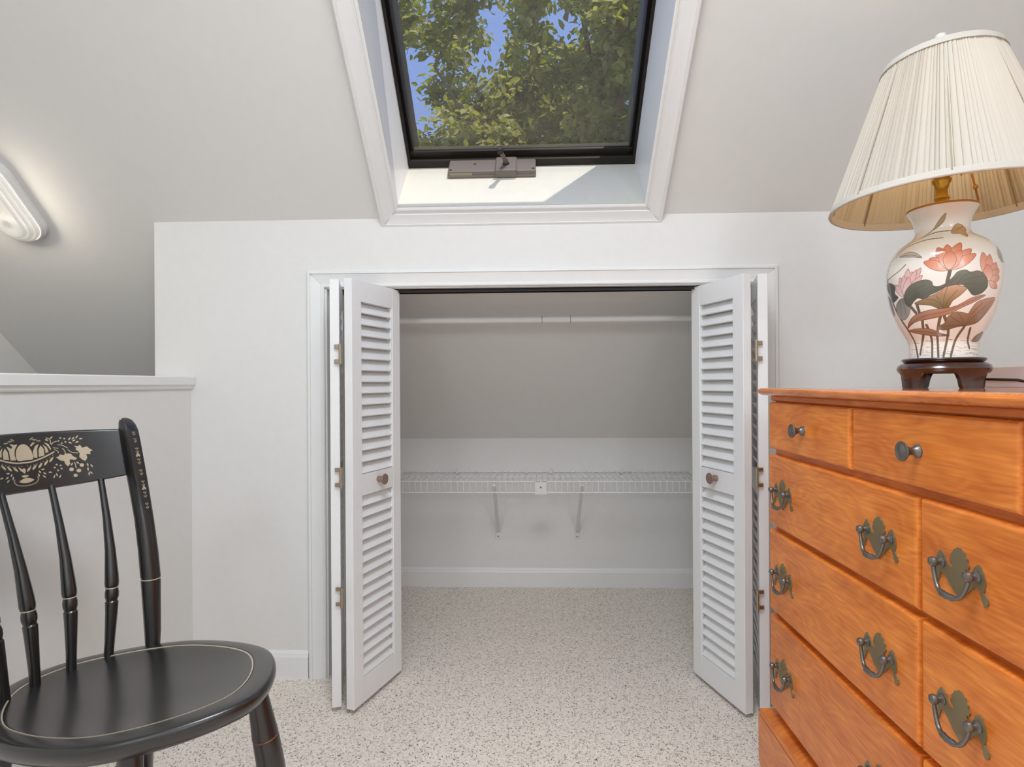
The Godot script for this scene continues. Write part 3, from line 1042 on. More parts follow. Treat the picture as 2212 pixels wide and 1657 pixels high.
	# two back posts
	for sg in [1.0, -1.0]:
		var pr := []
		var pts := [[0.0, 0.149, 0.075, 0.0135, 0.0135, 2.0], [0.08, 0.152, 0.071, 0.0155, 0.0155, 2.0], [0.27, 0.157, 0.060, 0.0185, 0.0185, 2.0], [0.29, 0.158, 0.058, 0.0188, 0.0188, 2.0], [0.30, 0.158, 0.058, 0.0180, 0.0180, 2.0], [0.31, 0.158, 0.057, 0.0186, 0.0186, 2.2], [0.42, 0.161, 0.046, 0.0178, 0.0182, 2.4], [0.55, 0.164, 0.030, 0.0160, 0.0175, 3.0], [0.68, 0.167, 0.010, 0.0150, 0.0170, 4.5], [0.80, 0.169, -0.008, 0.0148, 0.0165, 6.0], [0.90, 0.170, -0.022, 0.0148, 0.0160, 6.0], [0.95, 0.1705, -0.029, 0.0146, 0.0150, 6.0], [0.975, 0.171, -0.034, 0.0138, 0.0120, 5.0], [0.992, 0.171, -0.038, 0.0115, 0.0080, 4.0], [1.0, 0.171, -0.041, 0.0060, 0.0040, 3.0]]
		for q in pts:
			var y := 0.438 + (0.928 - 0.438) * float(q[0])
			var row := PackedVector3Array()
			for k in 24:
				var a := TAU * k / 24
				var cx := cos(a)
				var cz := sin(a)
				var m := pow(pow(absf(cx), q[5]) + pow(absf(cz), q[5]), -1.0 / q[5])
				row.append(Vector3(q[2] + cx * m * q[4], y - cx * m * q[4] * 0.15, -sg * q[1] + cz * m * q[3]))
			pr.append(row)
		var pb := MB.new()
		pb.grid(pr, true, true, false, 40.0)
		var post := part("back_post", pb, M.black, o)
		part("gold_ring", MB.new().lathe([Vector2(0.0184, -0.0011), Vector2(0.0190, 0.0), Vector2(0.0184, 0.0011)], 24, at(Vector3(0.058, 0.585, -sg * 0.158))), M.gold, post)
		# painted vine on the flat front of the post
		var vb := MB.new()
		var vp := PackedVector3Array()
		var vu := PackedVector2Array()
		var vt := PackedInt32Array()
		var ys := [0.72, 0.76, 0.80, 0.84, 0.88, 0.905]
		for i in ys.size():
			var f := (float(ys[i]) - 0.438) / 0.49
			var fx := 0.0
			var lx := 0.168
			for k in pts.size() - 1:
				if f >= pts[k][0] and f <= pts[k + 1][0]:
					var tt: float = (f - pts[k][0]) / (pts[k + 1][0] - pts[k][0])
					fx = lerpf(pts[k][2] + pts[k][4], pts[k + 1][2] + pts[k + 1][4], tt)
					lx = lerpf(pts[k][1], pts[k + 1][1], tt)
			for j in 2:
				vp.append(Vector3(fx + 0.0009, ys[i] - 0.0025, -sg * lx + (0.0085 if j else -0.0085)))
				vu.append(Vector2(j, 1.0 - float(i) / (ys.size() - 1)))
			if i < ys.size() - 1:
				vt.append_array(PackedInt32Array([i * 2, i * 2 + 1, i * 2 + 3, i * 2, i * 2 + 3, i * 2 + 2]))
		vb.shell(vp, vt, vu, 30.0)
		_face_up(vb, Vector3(1, 0.15, 0))
		var vm: StandardMaterial3D = gm.duplicate()
		vm.albedo_texture = vine_tex()
		part("vine_stencil", vb, vm, post, "gold vine stencil")

	# four turned spindles
	var sprof := [[0.0, 0.0088], [0.10, 0.0092], [0.26, 0.0112], [0.315, 0.0120], [0.322, 0.0105], [0.330, 0.0108], [0.345, 0.0125], [0.368, 0.0127], [0.388, 0.0112], [0.394, 0.0105], [0.402, 0.0122], [0.42, 0.0130], [0.46, 0.0125], [0.60, 0.0098], [0.78, 0.0074], [0.92, 0.0064], [1.0, 0.0062]]
	for l in [0.089, 0.031, -0.031, -0.089]:
		var lt: float = l * 1.40
		var b0 := Vector3(0.07 * pow(l / 0.153, 2.0) + 0.002, hs - 0.006, -l)
		var b1 := Vector3(cf.call(lt, 0.795) - 0.007, 0.798, -lt)
		var pth := []
		var rd := []
		for q in sprof:
			var f: float = q[0]
			var c := b0.lerp(b1, f)
			c.x += 0.022 * sin(PI * f)
			pth.append(c)
			rd.append(q[1])
		var sb2 := MB.new()
		sb2.tube(pth, rd, 16, Transform3D.IDENTITY, 30.0)
		var spd := part("spindle", sb2, M.black, o)
		var rc: Vector3 = b0.lerp(b1, 0.394)
		rc.x += 0.022 * sin(PI * 0.394)
		part("gold_ring", MB.new().lathe([Vector2(0.0108, -0.0014), Vector2(0.0114, 0.0), Vector2(0.0108, 0.0014)], 20, at(rc)), M.gold, spd)

	# legs and stretchers
	var legs := {}
	for q in [["fr", 0.116, 0.392, 0.170, 0.445], ["fl", -0.116, 0.392, -0.170, 0.445], ["br", 0.118, 0.085, 0.165, 0.010], ["bl", -0.118, 0.085, -0.165, 0.010]]:
		var a := Vector3(q[2], hs + rise * q[2] - 0.030, -q[1])
		var b := Vector3(q[4], 0.0, -q[3])
		legs[q[0]] = [a, b]
		var pth := []
		var rd := []
		for k in [[0.0, 0.0165], [0.06, 0.0172], [0.20, 0.0215], [0.255, 0.0235], [0.262, 0.0218], [0.272, 0.0236], [0.36, 0.0245], [0.5, 0.0232], [0.7, 0.0205], [0.85, 0.018], [1.0, 0.0145]]:
			pth.append(a.lerp(b, k[0]))
			rd.append(k[1])
		# flat foot on the floor
		var lb := MB.new()
		lb.tube(pth, rd, 20, Transform3D.IDENTITY, 30.0)
		for i in lb.v.size():
			lb.v[i].y = maxf(lb.v[i].y, 0.0)
		var lg := part("leg", lb, M.black, o)
		var dd := (a - b).normalized()
		var side := dd.cross(Vector3.RIGHT).normalized()
		part("copper_ring", MB.new().lathe([Vector2(0.0222, -0.0018), Vector2(0.0233, 0.0), Vector2(0.0222, 0.0018)], 24, Transform3D(Basis(side.cross(dd), dd, side).orthonormalized(), a.lerp(b, 0.262))), M.copper, lg)
	for q in [["fr", "fl", 0.52], ["fr", "br", 0.62], ["fl", "bl", 0.62], ["br", "bl", 0.50], ["fr", "fl", 0.72]]:
		var a: Vector3 = legs[q[0]][0].lerp(legs[q[0]][1], q[2])
		var b: Vector3 = legs[q[1]][0].lerp(legs[q[1]][1], q[2])
		part("stretcher", MB.new().tube([a, a.lerp(b, 0.15), a.lerp(b, 0.45), a.lerp(b, 0.5), a.lerp(b, 0.55), a.lerp(b, 0.85), b], [0.007, 0.0085, 0.011, 0.0125, 0.011, 0.0085, 0.007], 14), M.black, o)

func _catmull(a: Vector2, b: Vector2, c: Vector2, d: Vector2, t: float) -> Vector2:
	return 0.5 * ((2.0 * b) + (c - a) * t + (2.0 * a - 5.0 * b + 4.0 * c - d) * t * t + (3.0 * b - a - 3.0 * c + d) * t * t * t)

# make every triangle of an open sheet face a given way
func _face_up(b: MB, dir: Vector3) -> void:
	for k in b.v.size() / 3:
		if b.n[k * 3].dot(dir) < 0.0:
			for j in 3: b.n[k * 3 + j] = -b.n[k * 3 + j]
			var q := b.v[k * 3 + 1]
			b.v[k * 3 + 1] = b.v[k * 3 + 2]
			b.v[k * 3 + 2] = q
			var w := b.uv[k * 3 + 1]
			b.uv[k * 3 + 1] = b.uv[k * 3 + 2]
			b.uv[k * 3 + 2] = w

var _vine: ImageTexture
func vine_tex() -> ImageTexture:
	if _vine: return _vine
	var im := Image.create(64, 640, false, Image.FORMAT_RGBA8)
	im.fill(Color(0.68, 0.6, 0.46, 0))
	var g := c8(184, 170, 144)
	var rng := RandomNumberGenerator.new()
	rng.seed = 9
	for k in 8:
		var y := 20.0 + k * 76.0
		stroke(im, PackedVector2Array([Vector2(32, y), Vector2(31, y + 20), Vector2(33, y + 44)]), 2.6, g)
		for j in 2:
			for s in [-1.0, 1.0]:
				fill_poly(im, smooth_line(leaf_shape(Vector2(32 + s * 9, y + 8 + j * 24), 8.0, 2.8, -0.8 if s > 0 else -2.35), true), g)
		if k % 3 == 2:
			disc(im, Vector2(32, y + 50), 11, g)
			disc(im, Vector2(22, y + 58), 8, g)
			disc(im, Vector2(43, y + 58), 8, g)
	_vine = ImageTexture.create_from_image(im)
	return _vine

func stencil_image() -> Image:
	var W := 1088
	var Hh := 400
	var im := Image.create(W, Hh, false, Image.FORMAT_RGBA8)
	im.fill(Color(0.66, 0.6, 0.48, 0))
	var g := c8(190, 176, 150)
	var g2 := c8(156, 146, 124)
	# drawing units: thousandths along and down the crest, as measured on the chair
	var tr := func(q: Vector2) -> Vector2:
		var X := q.x / 1000.0
		var Y := q.y / 1000.0
		var l := -0.03294 + 0.12649 * X - 0.01432 * Y - 0.00416 * X * X
		var h := 0.94195 - 0.0090 * X - 0.14197 * Y + 0.00176 * X * X - 0.01314 * X * Y + 0.00282 * Y * Y
		return Vector2((l + 0.17) / 0.34 * W, (1.0 - (h - 0.785) / 0.125) * Hh)
	var both := func(pts: Array, mirror: bool) -> Array:
		var r := []
		for q in pts:
			var p: Vector2 = tr.call(q)
			r.append(Vector2(W - p.x, p.y) if mirror else p)
		return r
	for mi in [false, true]:
		# bowl rim and foot
		stroke(im, smooth_line(both.call([Vector2(330, 632), Vector2(450, 612), Vector2(600, 555), Vector2(738, 482)], mi)), 9.0, g)
		for q in [Vector2(400, 715), Vector2(475, 690), Vector2(555, 665), Vector2(632, 630), Vector2(705, 585)]:
			fill_poly(im, smooth_line(both.call(leaf_shape(q, 48, 15, -0.95), mi), true), g)
		for k in 9:
			disc(im, both.call([Vector2(380 + 43 * k, 672 - 3 * k - 1.9 * k * k)], mi)[0], 2.6, g)
		stroke(im, smooth_line(both.call([Vector2(345, 945), Vector2(430, 930), Vector2(500, 900), Vector2(530, 850), Vector2(515, 825)], mi)), 6.0, g2)
		# flowers, leaves and curls of the spray
		for q in [Vector2(825, 290), Vector2(880, 300), Vector2(895, 345), Vector2(845, 360), Vector2(800, 330)]:
			disc(im, both.call([q], mi)[0], 5.2, g)
		for q in [[Vector2(950, 300), -0.8], [Vector2(1000, 295), -0.7], [Vector2(1050, 275), -1.0], [Vector2(1105, 300), -0.1], [Vector2(1055, 345), -0.3], [Vector2(960, 355), 0.4], [Vector2(1010, 325), -0.4], [Vector2(690, 760), 0.0], [Vector2(745, 818), -1.2], [Vector2(780, 795), 1.2], [Vector2(825, 815), -1.1], [Vector2(1200, 655), 1.3], [Vector2(1205, 715), 1.4], [Vector2(1255, 670), 0.9], [Vector2(1220, 780), 1.5], [Vector2(1250, 765), 0.6], [Vector2(590, 720), -0.2], [Vector2(548, 755), 0.9], [Vector2(615, 775), 0.4], [Vector2(610, 818), 0.6], [Vector2(535, 800), 1.2], [Vector2(640, 320), 0.3], [Vector2(702, 285), -0.7], [Vector2(1065, 630), 0.5], [Vector2(985, 648), -0.9]]:
			fill_poly(im, smooth_line(both.call(leaf_shape(q[0], 26, 10, q[1]), mi), true), g)
		for q in [[Vector2(630, 290), Vector2(680, 310), Vector2(695, 370)], [Vector2(705, 382), Vector2(730, 350), Vector2(775, 335)], [Vector2(790, 385), Vector2(850, 390), Vector2(920, 425)], [Vector2(930, 450), Vector2(980, 485), Vector2(1065, 495)], [Vector2(730, 425), Vector2(795, 432)], [Vector2(745, 450), Vector2(790, 470), Vector2(800, 495)], [Vector2(855, 435), Vector2(885, 465), Vector2(895, 505)], [Vector2(1020, 625), Vector2(1035, 660), Vector2(1042, 700)]]:
			stroke(im, smooth_line(both.call(q, mi)), 4.6, g)
		fill_poly(im, PackedVector2Array(both.call([Vector2(1010, 395), Vector2(1060, 403), Vector2(1095, 385), Vector2(1125, 425), Vector2(1190, 405), Vector2(1215, 430), Vector2(1270, 460), Vector2(1230, 475), Vector2(1240, 510), Vector2(1180, 510), Vector2(1195, 560), Vector2(1170, 605), Vector2(1130, 590), Vector2(1085, 550), Vector2(1090, 500), Vector2(1070, 470), Vector2(1035, 450), Vector2(1042, 425)], mi)), g)
		fill_poly(im, PackedVector2Array(both.call([Vector2(765, 555), Vector2(812, 540), Vector2(810, 515), Vector2(870, 525), Vector2(900, 505), Vector2(940, 500), Vector2(975, 510), Vector2(1000, 540), Vector2(1055, 565), Vector2(1030, 592), Vector2(960, 580), Vector2(950, 610), Vector2(965, 640), Vector2(930, 680), Vector2(890, 640), Vector2(880, 605), Vector2(830, 600), Vector2(800, 580)], mi)), g)
		for q in [[Vector2(980, 720), 12.5], [Vector2(1080, 735), 12.5], [Vector2(1120, 660), 12.0], [Vector2(1035, 802), 11.0]]:
			disc(im, both.call([q[0]], mi)[0], q[1], g)
		for q in [Vector2(775, 655), Vector2(830, 665), Vector2(845, 710), Vector2(795, 735), Vector2(750, 695)]:
			disc(im, both.call([q], mi)[0], 5.6, g)
		# melon segments
		for q in [[Vector2(465, 565), Vector2(450, 480), Vector2(480, 400), Vector2(530, 372), Vector2(508, 440), Vector2(515, 560)], [Vector2(532, 550), Vector2(528, 450), Vector2(555, 392), Vector2(598, 440), Vector2(610, 530)], [Vector2(627, 500), Vector2(612, 430), Vector2(582, 378), Vector2(640, 420), Vector2(665, 480)], [Vector2(600, 352), Vector2(660, 370), Vector2(702, 440), Vector2(690, 455), Vector2(642, 392)], [Vector2(408, 402), Vector2(440, 355), Vector2(485, 350), Vector2(432, 402)]]:
			fill_poly(im, PackedVector2Array(both.call(q, mi)), g)
		for q in [[Vector2(470, 315), 0.0], [Vector2(430, 300), -0.6], [Vector2(530, 330), 0.0]]:
			fill_poly(im, smooth_line(both.call(leaf_shape(q[0], 34, 10, q[1]), mi), true), g2)
	# middle: large melon, diamond, foot
	fill_poly(im, smooth_line(both.call([Vector2(243, 600), Vector2(218, 500), Vector2(250, 410), Vector2(320, 375), Vector2(390, 410), Vector2(440, 490), Vector2(452, 578), Vector2(350, 596)], false), true), g)
	fill_poly(im, PackedVector2Array(both.call([Vector2(150, 600), Vector2(140, 480), Vector2(180, 392), Vector2(240, 380), Vector2(205, 450), Vector2(200, 520), Vector2(225, 598)], false)), g)
	fill_poly(im, smooth_line(both.call([Vector2(300, 735), Vector2(330, 705), Vector2(355, 730), Vector2(340, 778)], false), true), g)
	fill_poly(im, PackedVector2Array(both.call([Vector2(290, 808), Vector2(345, 800), Vector2(398, 800), Vector2(370, 830), Vector2(320, 832)], false)), g)
	fill_poly(im, smooth_line(both.call([Vector2(272, 885), Vector2(370, 835), Vector2(468, 860), Vector2(400, 900), Vector2(310, 908)], false), true), g)
	return im

# ------------------------------------------------------------------ oval light on the slope
func wall_light() -> void:
	var o := thing("oval_wall_light", "white oval bulkhead light glowing on the sloped ceiling above the stairs", "wall light")
	o.transform = slope_frame * at(Vector3(-1.750, 0.098, 0.0))
	var oval := func(rx: float, half: float) -> PackedVector2Array:
		var p := PackedVector2Array()
		for k in 25: p.append(Vector2(rx * cos(PI * k / 24), half + rx * sin(PI * k / 24)))
		for k in 25: p.append(Vector2(-rx * cos(PI * k / 24), -half - rx * sin(PI * k / 24)))
		return p
	var stack := func(q: Array) -> MB:
		var b := MB.new()
		var rows := []
		for s in q:
			var r := PackedVector3Array()
			for p in oval.call(s[0], s[1]): r.append(Vector3(p.x, p.y, s[2]))
			rows.append(r)
		b.grid(rows, true, true, false, 30.0)
		return b
	part("base", stack.call([[0.070, 0.082, 0.0], [0.071, 0.082, 0.016], [0.068, 0.082, 0.019]]), M.trim, o)
	part("collar", stack.call([[0.066, 0.082, 0.018], [0.066, 0.082, 0.026], [0.063, 0.082, 0.028]]), M.trim, o)
	var em := mat(c8(246, 244, 238), 0.45)
	em.emission_enabled = true
	em.emission = Color(1.0, 0.97, 0.92)
	em.emission_energy_multiplier = 0.16
	part("diffuser", stack.call([[0.061, 0.080, 0.027], [0.061, 0.080, 0.040], [0.058, 0.079, 0.043], [0.055, 0.076, 0.044], [0.055, 0.075, 0.054], [0.050, 0.072, 0.058], [0.046, 0.068, 0.0585], [0.046, 0.067, 0.066], [0.040, 0.062, 0.070]]), em, o)
	for y in [0.055, -0.055]:
		var l := OmniLight3D.new()
		l.name = "bulb_light"
		o.add_child(l, true)
		l.position = Vector3(0, y, 0.056)
		l.light_color = Color(1.0, 0.95, 0.87)
		l.light_energy = 0.034
		l.light_size = 0.03
		l.omni_range = 12.0
		l.omni_attenuation = 2.0
		l.shadow_enabled = true

# ------------------------------------------------------------------ lamp on the dresser
const LAMP := Vector3(0.835, 0.985, 0.734)
func vase_image() -> Image:
	var W := 1536
	var Hh := 704
	var im := Image.create(W, Hh, false, Image.FORMAT_RGB8)
	im.fill(c8(244, 238, 228))
	var line := c8(92, 80, 70)
	# units of the measured drawing: x across the front of the vase (middle 570), y downwards; turned into angle and height
	var half := func(y: float) -> float:
		var tab := [[70, 305], [150, 270], [230, 250], [300, 243], [350, 275], [400, 360], [450, 430], [520, 490], [600, 510], [700, 508], [800, 495], [950, 455], [1100, 372], [1200, 306], [1320, 302]]
		for k in tab.size() - 1:
			if y <= tab[k + 1][0]:
				return lerpf(tab[k][1], tab[k + 1][1], clampf((y - tab[k][0]) / float(tab[k + 1][0] - tab[k][0]), 0, 1))
		return 302.0
	var tr := func(q: Vector2) -> Vector2:
		var s := clampf((q.x - 570.0) / half.call(q.y), -0.995, 0.995)
		return Vector2(W * (0.5 + asin(s) / TAU), (q.y - 70.0) / 1255.0 * Hh)
	var P := func(a: Array) -> Array:
		var r := []
		for k in range(0, a.size(), 2): r.append(tr.call(Vector2(a[k], a[k + 1])))
		return r
	var blob := func(a: Array, c1: Color, c2: Color, veins: Array) -> void:
		var p := smooth_line(P.call(a), true)
		var lo := Vector2(1e9, 1e9)
		var hi := -lo
		for q in p:
			lo = Vector2(minf(lo.x, q.x), minf(lo.y, q.y))
			hi = Vector2(maxf(hi.x, q.x), maxf(hi.y, q.y))
		fill_poly(im, p, c1, c2, Vector2(lo.x, lo.y), Vector2(lo.x, hi.y))
		for vn in veins: stroke(im, smooth_line(P.call(vn)), 1.8, line)
		stroke(im, p, 2.0, line, false, true)
	var petal := func(b: Vector2, t: Vector2, w: float, cb: Color, ct: Color) -> void:
		var d := t - b
		var o := d.normalized().orthogonal() * w
		var pts := [b, b + d * 0.35 + o, b + d * 0.72 + o * 0.95, t, b + d * 0.72 - o * 0.95, b + d * 0.35 - o]
		var q := []
		for k in pts: q.append(tr.call(k))
		var p := smooth_line(q, true)
		fill_poly(im, p, cb, ct, tr.call(b), tr.call(t))
		stroke(im, p, 2.0, c8(150, 104, 88), false, true)
	var stem := c8(112, 100, 76)
	# water lines at the foot
	var rng := RandomNumberGenerator.new()
	rng.seed = 4
	for k in 70:
		var x := rng.randf_range(290, 850)
		var y := rng.randf_range(1165, 1310)
		stroke(im, PackedVector2Array([tr.call(Vector2(x, y)), tr.call(Vector2(x + rng.randf_range(20, 60), y + 3))]), 1.4, c8(150, 140, 128))
	# grasses
	for a in [[85, 660, 110, 540, 250, 420, 420, 320, 500, 260, 600, 150], [420, 322, 520, 292, 640, 292], [200, 470, 330, 390, 470, 358, 580, 362], [95, 640, 190, 600, 270, 550]]:
		stroke(im, smooth_line(P.call(a)), 5.5, c8(138, 122, 88))
	blob.call([500, 262, 545, 195, 608, 145, 592, 205, 540, 246], c8(190, 160, 104), c8(160, 140, 96), [])
	blob.call([230, 465, 300, 445, 360, 460, 412, 515, 340, 497, 270, 480], c8(214, 200, 176), c8(190, 178, 150), [[240, 466, 330, 475, 400, 508]])
	blob.call([640, 300, 690, 240, 742, 246, 765, 280, 740, 312, 735, 370, 690, 335, 645, 325], c8(196, 164, 122), c8(188, 128, 70), [[650, 310, 700, 280, 750, 260]])
	blob.call([978, 450, 1010, 462, 1040, 510, 1068, 560, 1048, 580, 1010, 522], c8(190, 182, 168), c8(160, 152, 138), [])
	# stems
	for a in [[90, 640, 120, 800, 180, 950, 270, 1080, 340, 1200, 360, 1310], [640, 635, 615, 735], [405, 1020, 410, 1120, 400, 1200, 382, 1290], [440, 1060, 475, 1150, 485, 1310], [556, 1000, 530, 1150, 536, 1310], [590, 1000, 620, 1100, 610, 1180, 580, 1310], [752, 1085, 682, 1180, 640, 1310], [308, 905, 346, 952], [360, 890, 376, 952], [800, 1100, 780, 1180, 790, 1250]]:
		stroke(im, smooth_line(P.call(a)), 15.0, line)
		stroke(im, smooth_line(P.call(a)), 11.5, stem)
	# flowers: back petals first
	var pale := c8(238, 206, 186)
	var coral := c8(224, 128, 92)
	var base := Vector2(630, 640)
	for q in [[610, 432, 44], [705, 425, 44], [540, 450, 46], [470, 535, 40], [795, 485, 42], [425, 555, 34], [840, 528, 36], [560, 470, 40], [720, 490, 42], [640, 490, 48]]:
		petal.call(base, Vector2(q[0], q[1]), q[2], pale, coral)
	for q in [[290, 588, 30], [325, 618, 30], [400, 598, 30], [362, 608, 28], [215, 648, 28], [165, 700, 24], [412, 660, 26], [250, 640, 28], [300, 660, 30]]:
		petal.call(Vector2(250, 815), Vector2(q[0], q[1]), q[2], c8(240, 222, 216), c8(222, 176, 172))
	for q in [[888, 514, 34], [945, 528, 30], [1000, 590, 30], [1022, 640, 28], [1030, 700, 26], [1012, 790, 24], [930, 610, 34]]:
		petal.call(Vector2(945, 740), Vector2(q[0], q[1]), q[2], c8(236, 206, 186), c8(216, 138, 108))
	# leaves
	blob.call([75, 680, 110, 670, 165, 710, 160, 770, 190, 810, 140, 842, 120, 800, 92, 742], c8(86, 90, 88), c8(70, 74, 74), [])
	blob.call([85, 780, 110, 800, 140, 900, 145, 945, 115, 950, 92, 880], c8(120, 122, 116), c8(140, 140, 132), [])
	blob.call([170, 870, 205, 830, 245, 825, 256, 870, 295, 890, 290, 950, 250, 995, 200, 985, 170, 930], c8(132, 136, 132), c8(168, 168, 160), [[205, 835, 210, 900, 215, 975], [230, 830, 250, 900, 262, 975]])
	blob.call([340, 880, 420, 850, 500, 825, 560, 800, 600, 765, 660, 748, 712, 768, 772, 790, 720, 842, 660, 882, 625, 930, 580, 942, 540, 935, 470, 905], c8(222, 168, 138), c8(108, 96, 52), [[580, 935, 520, 870, 430, 855], [580, 935, 590, 850, 620, 770], [580, 935, 640, 860, 700, 800], [580, 935, 550, 870, 520, 830]])
	blob.call([245, 830, 255, 780, 300, 730, 370, 705, 440, 700, 488, 720, 500, 752, 545, 762, 600, 745, 660, 700, 700, 660, 760, 650, 800, 668, 860, 660, 910, 690, 935, 740, 930, 790, 880, 835, 820, 845, 780, 800, 740, 765, 690, 760, 600, 772, 540, 802, 480, 822, 420, 850, 360, 840, 300, 895, 265, 880], c8(120, 118, 100), c8(82, 84, 74), [[265, 870, 360, 800, 480, 760], [255, 820, 330, 770, 440, 740], [300, 890, 380, 830, 500, 790], [690, 755, 780, 720, 900, 700], [700, 757, 800, 760, 920, 780], [700, 740, 760, 690, 800, 672], [560, 790, 620, 750, 700, 700], [790, 800, 830, 800, 870, 830]])
	blob.call([270, 1070, 300, 1000, 370, 960, 480, 940, 600, 935, 700, 918, 820, 862, 920, 845, 840, 892, 740, 935, 620, 985, 480, 1010, 370, 1020, 310, 1042], c8(200, 150, 124), c8(160, 112, 88), [[275, 1065, 400, 990, 620, 955, 900, 850]])
	blob.call([535, 1080, 590, 1050, 620, 1000, 680, 970, 740, 975, 782, 985, 810, 950, 870, 890, 992, 860, 985, 902, 930, 980, 860, 1050, 780, 1075, 690, 1085, 610, 1105, 552, 1100], c8(196, 150, 122), c8(118, 98, 76), [[755, 1078, 680, 1030, 640, 1000], [755, 1078, 730, 1020, 700, 975], [755, 1078, 800, 1000, 900, 900], [755, 1078, 860, 980, 980, 880], [755, 1078, 650, 1070, 560, 1085]])
	blob.call([280, 1090, 360, 1080, 470, 1090, 560, 1130, 632, 1150, 520, 1150, 400, 1130, 320, 1110], c8(176, 140, 116), c8(140, 110, 88), [[285, 1092, 420, 1108, 620, 1148]])
	blob.call([810, 1190, 850, 1150, 905, 1120, 895, 1160, 860, 1195, 820, 1200], c8(150, 124, 104), c8(120, 100, 84), [])
	return im

func table_lamp() -> void:
	var o := thing("table_lamp", "porcelain table lamp painted with lotus flowers under a pleated cream shade", "table lamp")
	o.position = LAMP
	# carved stand: ring of four feet
	var dark := mat(c8(58, 32, 22), 0.22, 0.0, 0.55)
	dark.clearcoat_enabled = true
	dark.clearcoat = 0.6
	dark.clearcoat_roughness = 0.1
	var rows := []
	var seg := 160
	for k in seg:
		var a := TAU * k / seg
		# openings between four feet; one opening faces the room
		var ph := fposmod((a - deg_to_rad(129.0)) / TAU * 4.0 + 0.5, 1.0) - 0.5
		var open := clampf((0.31 - absf(ph)) / 0.08, 0.0, 1.0)
		var yb := lerpf(0.0, 0.030, sqrt(open))
		var r := PackedVector3Array()
		for q in [[0.060, 0.052], [0.070, 0.051], [0.0765, 0.046], [0.0790, 0.039], [0.0770, maxf(0.034, yb)], [0.0735, maxf(0.024, yb)], [0.0725, maxf(0.012, yb)], [0.0735, yb], [0.0585, yb], [0.0580, maxf(0.020, yb)], [0.0580, 0.042]]:
			r.append(Vector3(q[0] * cos(a), q[1], q[0] * sin(a)))
		rows.append(r)
	var sb := MB.new()
	sb.grid(rows, true, false, true, 35.0)
	part("stand", sb, dark, o, "dark carved rosewood stand")
	part("stand_plate", MB.new().lathe([Vector2(0.062, 0.050), Vector2(0.068, 0.054), Vector2(0.0705, 0.0575), Vector2(0.0690, 0.0600), Vector2(0.0640, 0.0610)], 64), dark, o)

	# porcelain body with the painted picture
	var glaze := mat(Color.WHITE, 0.14, 0.0, 0.5)
	glaze.albedo_texture = ImageTexture.create_from_image(vase_image())
	glaze.texture_repeat = false
	glaze.clearcoat_enabled = true
	glaze.clearcoat = 0.6
	glaze.clearcoat_roughness = 0.05
	var prof := [Vector2(0.057, 0.0605), Vector2(0.0572, 0.070), Vector2(0.0575, 0.084), Vector2(0.0590, 0.094), Vector2(0.0655, 0.108), Vector2(0.0735, 0.124), Vector2(0.0815, 0.144), Vector2(0.0885, 0.168), Vector2(0.0935, 0.194), Vector2(0.0960, 0.220), Vector2(0.0955, 0.240), Vector2(0.0925, 0.258), Vector2(0.0860, 0.274), Vector2(0.0750, 0.288), Vector2(0.0620, 0.298), Vector2(0.0510, 0.306), Vector2(0.0462, 0.315), Vector2(0.0460, 0.325), Vector2(0.0478, 0.336), Vector2(0.0520, 0.348), Vector2(0.0572, 0.357), Vector2(0.0598, 0.3615)]
	var vb := MB.new()
	var vr := []
	var uv := PackedVector2Array()
	var vs := 96
	# the picture's middle faces the room
	var front := atan2(1.0, -0.72)
	var fine := []
	for i in prof.size() - 1:
		for k in 3:
			var p0: Vector2 = prof[maxi(i - 1, 0)]
			var p3: Vector2 = prof[mini(i + 2, prof.size() - 1)]
			fine.append(_catmull(p0, prof[i], prof[i + 1], p3, k / 3.0))
	fine.append(prof[prof.size() - 1])
	for q in fine:
		var r := PackedVector3Array()
		for k in vs + 1:
			var s := float(k) / vs
			var a := front - (s - 0.5) * TAU
			r.append(Vector3(q.x * cos(a), q.y, q.x * sin(a)))
			uv.append(Vector2(s, 1.0 - (q.y - 0.0605) / 0.3010))
		vr.append(r)
	vb.grid(vr, false, false, false, 60.0, Transform3D.IDENTITY, uv)
	part("vase", vb, glaze, o)
	part("vase_rim", MB.new().lathe([Vector2(0.0590, 0.3605), Vector2(0.0608, 0.3620), Vector2(0.0606, 0.3645), Vector2(0.0590, 0.3655)], 64), mat(c8(190, 132, 58), 0.3, 0.4), o)
	part("vase_cap", MB.new().lathe([Vector2(0.0585, 0.3640), Vector2(0.0560, 0.3665), Vector2(0.030, 0.3690), Vector2(0.014, 0.3705)], 48), mat(c8(206, 196, 170), 0.3), o)
	# brass neck, socket, bulb, harp and finial
	var brass := mat(c8(196, 150, 60), 0.22, 0.9)
	part("brass_neck", MB.new().lathe([Vector2(0.0125, 0.369), Vector2(0.0135, 0.373), Vector2(0.0105, 0.377), Vector2(0.0120, 0.382), Vector2(0.0145, 0.384), Vector2(0.0120, 0.387), Vector2(0.0100, 0.394), Vector2(0.0098, 0.402), Vector2(0.0125, 0.412), Vector2(0.0165, 0.419), Vector2(0.0165, 0.424), Vector2(0.0090, 0.426)], 32), brass, o)
	part("socket", MB.new().lathe([Vector2(0.010, 0.425), Vector2(0.019, 0.432), Vector2(0.020, 0.450), Vector2(0.0185, 0.486), Vector2(0.014, 0.488)], 24), brass, o)
	var bulb := mat(c8(255, 240, 210), 0.3)
	bulb.emission_enabled = true
	bulb.emission = Color(1.0, 0.80, 0.50)
	bulb.emission_energy_multiplier = 1.5
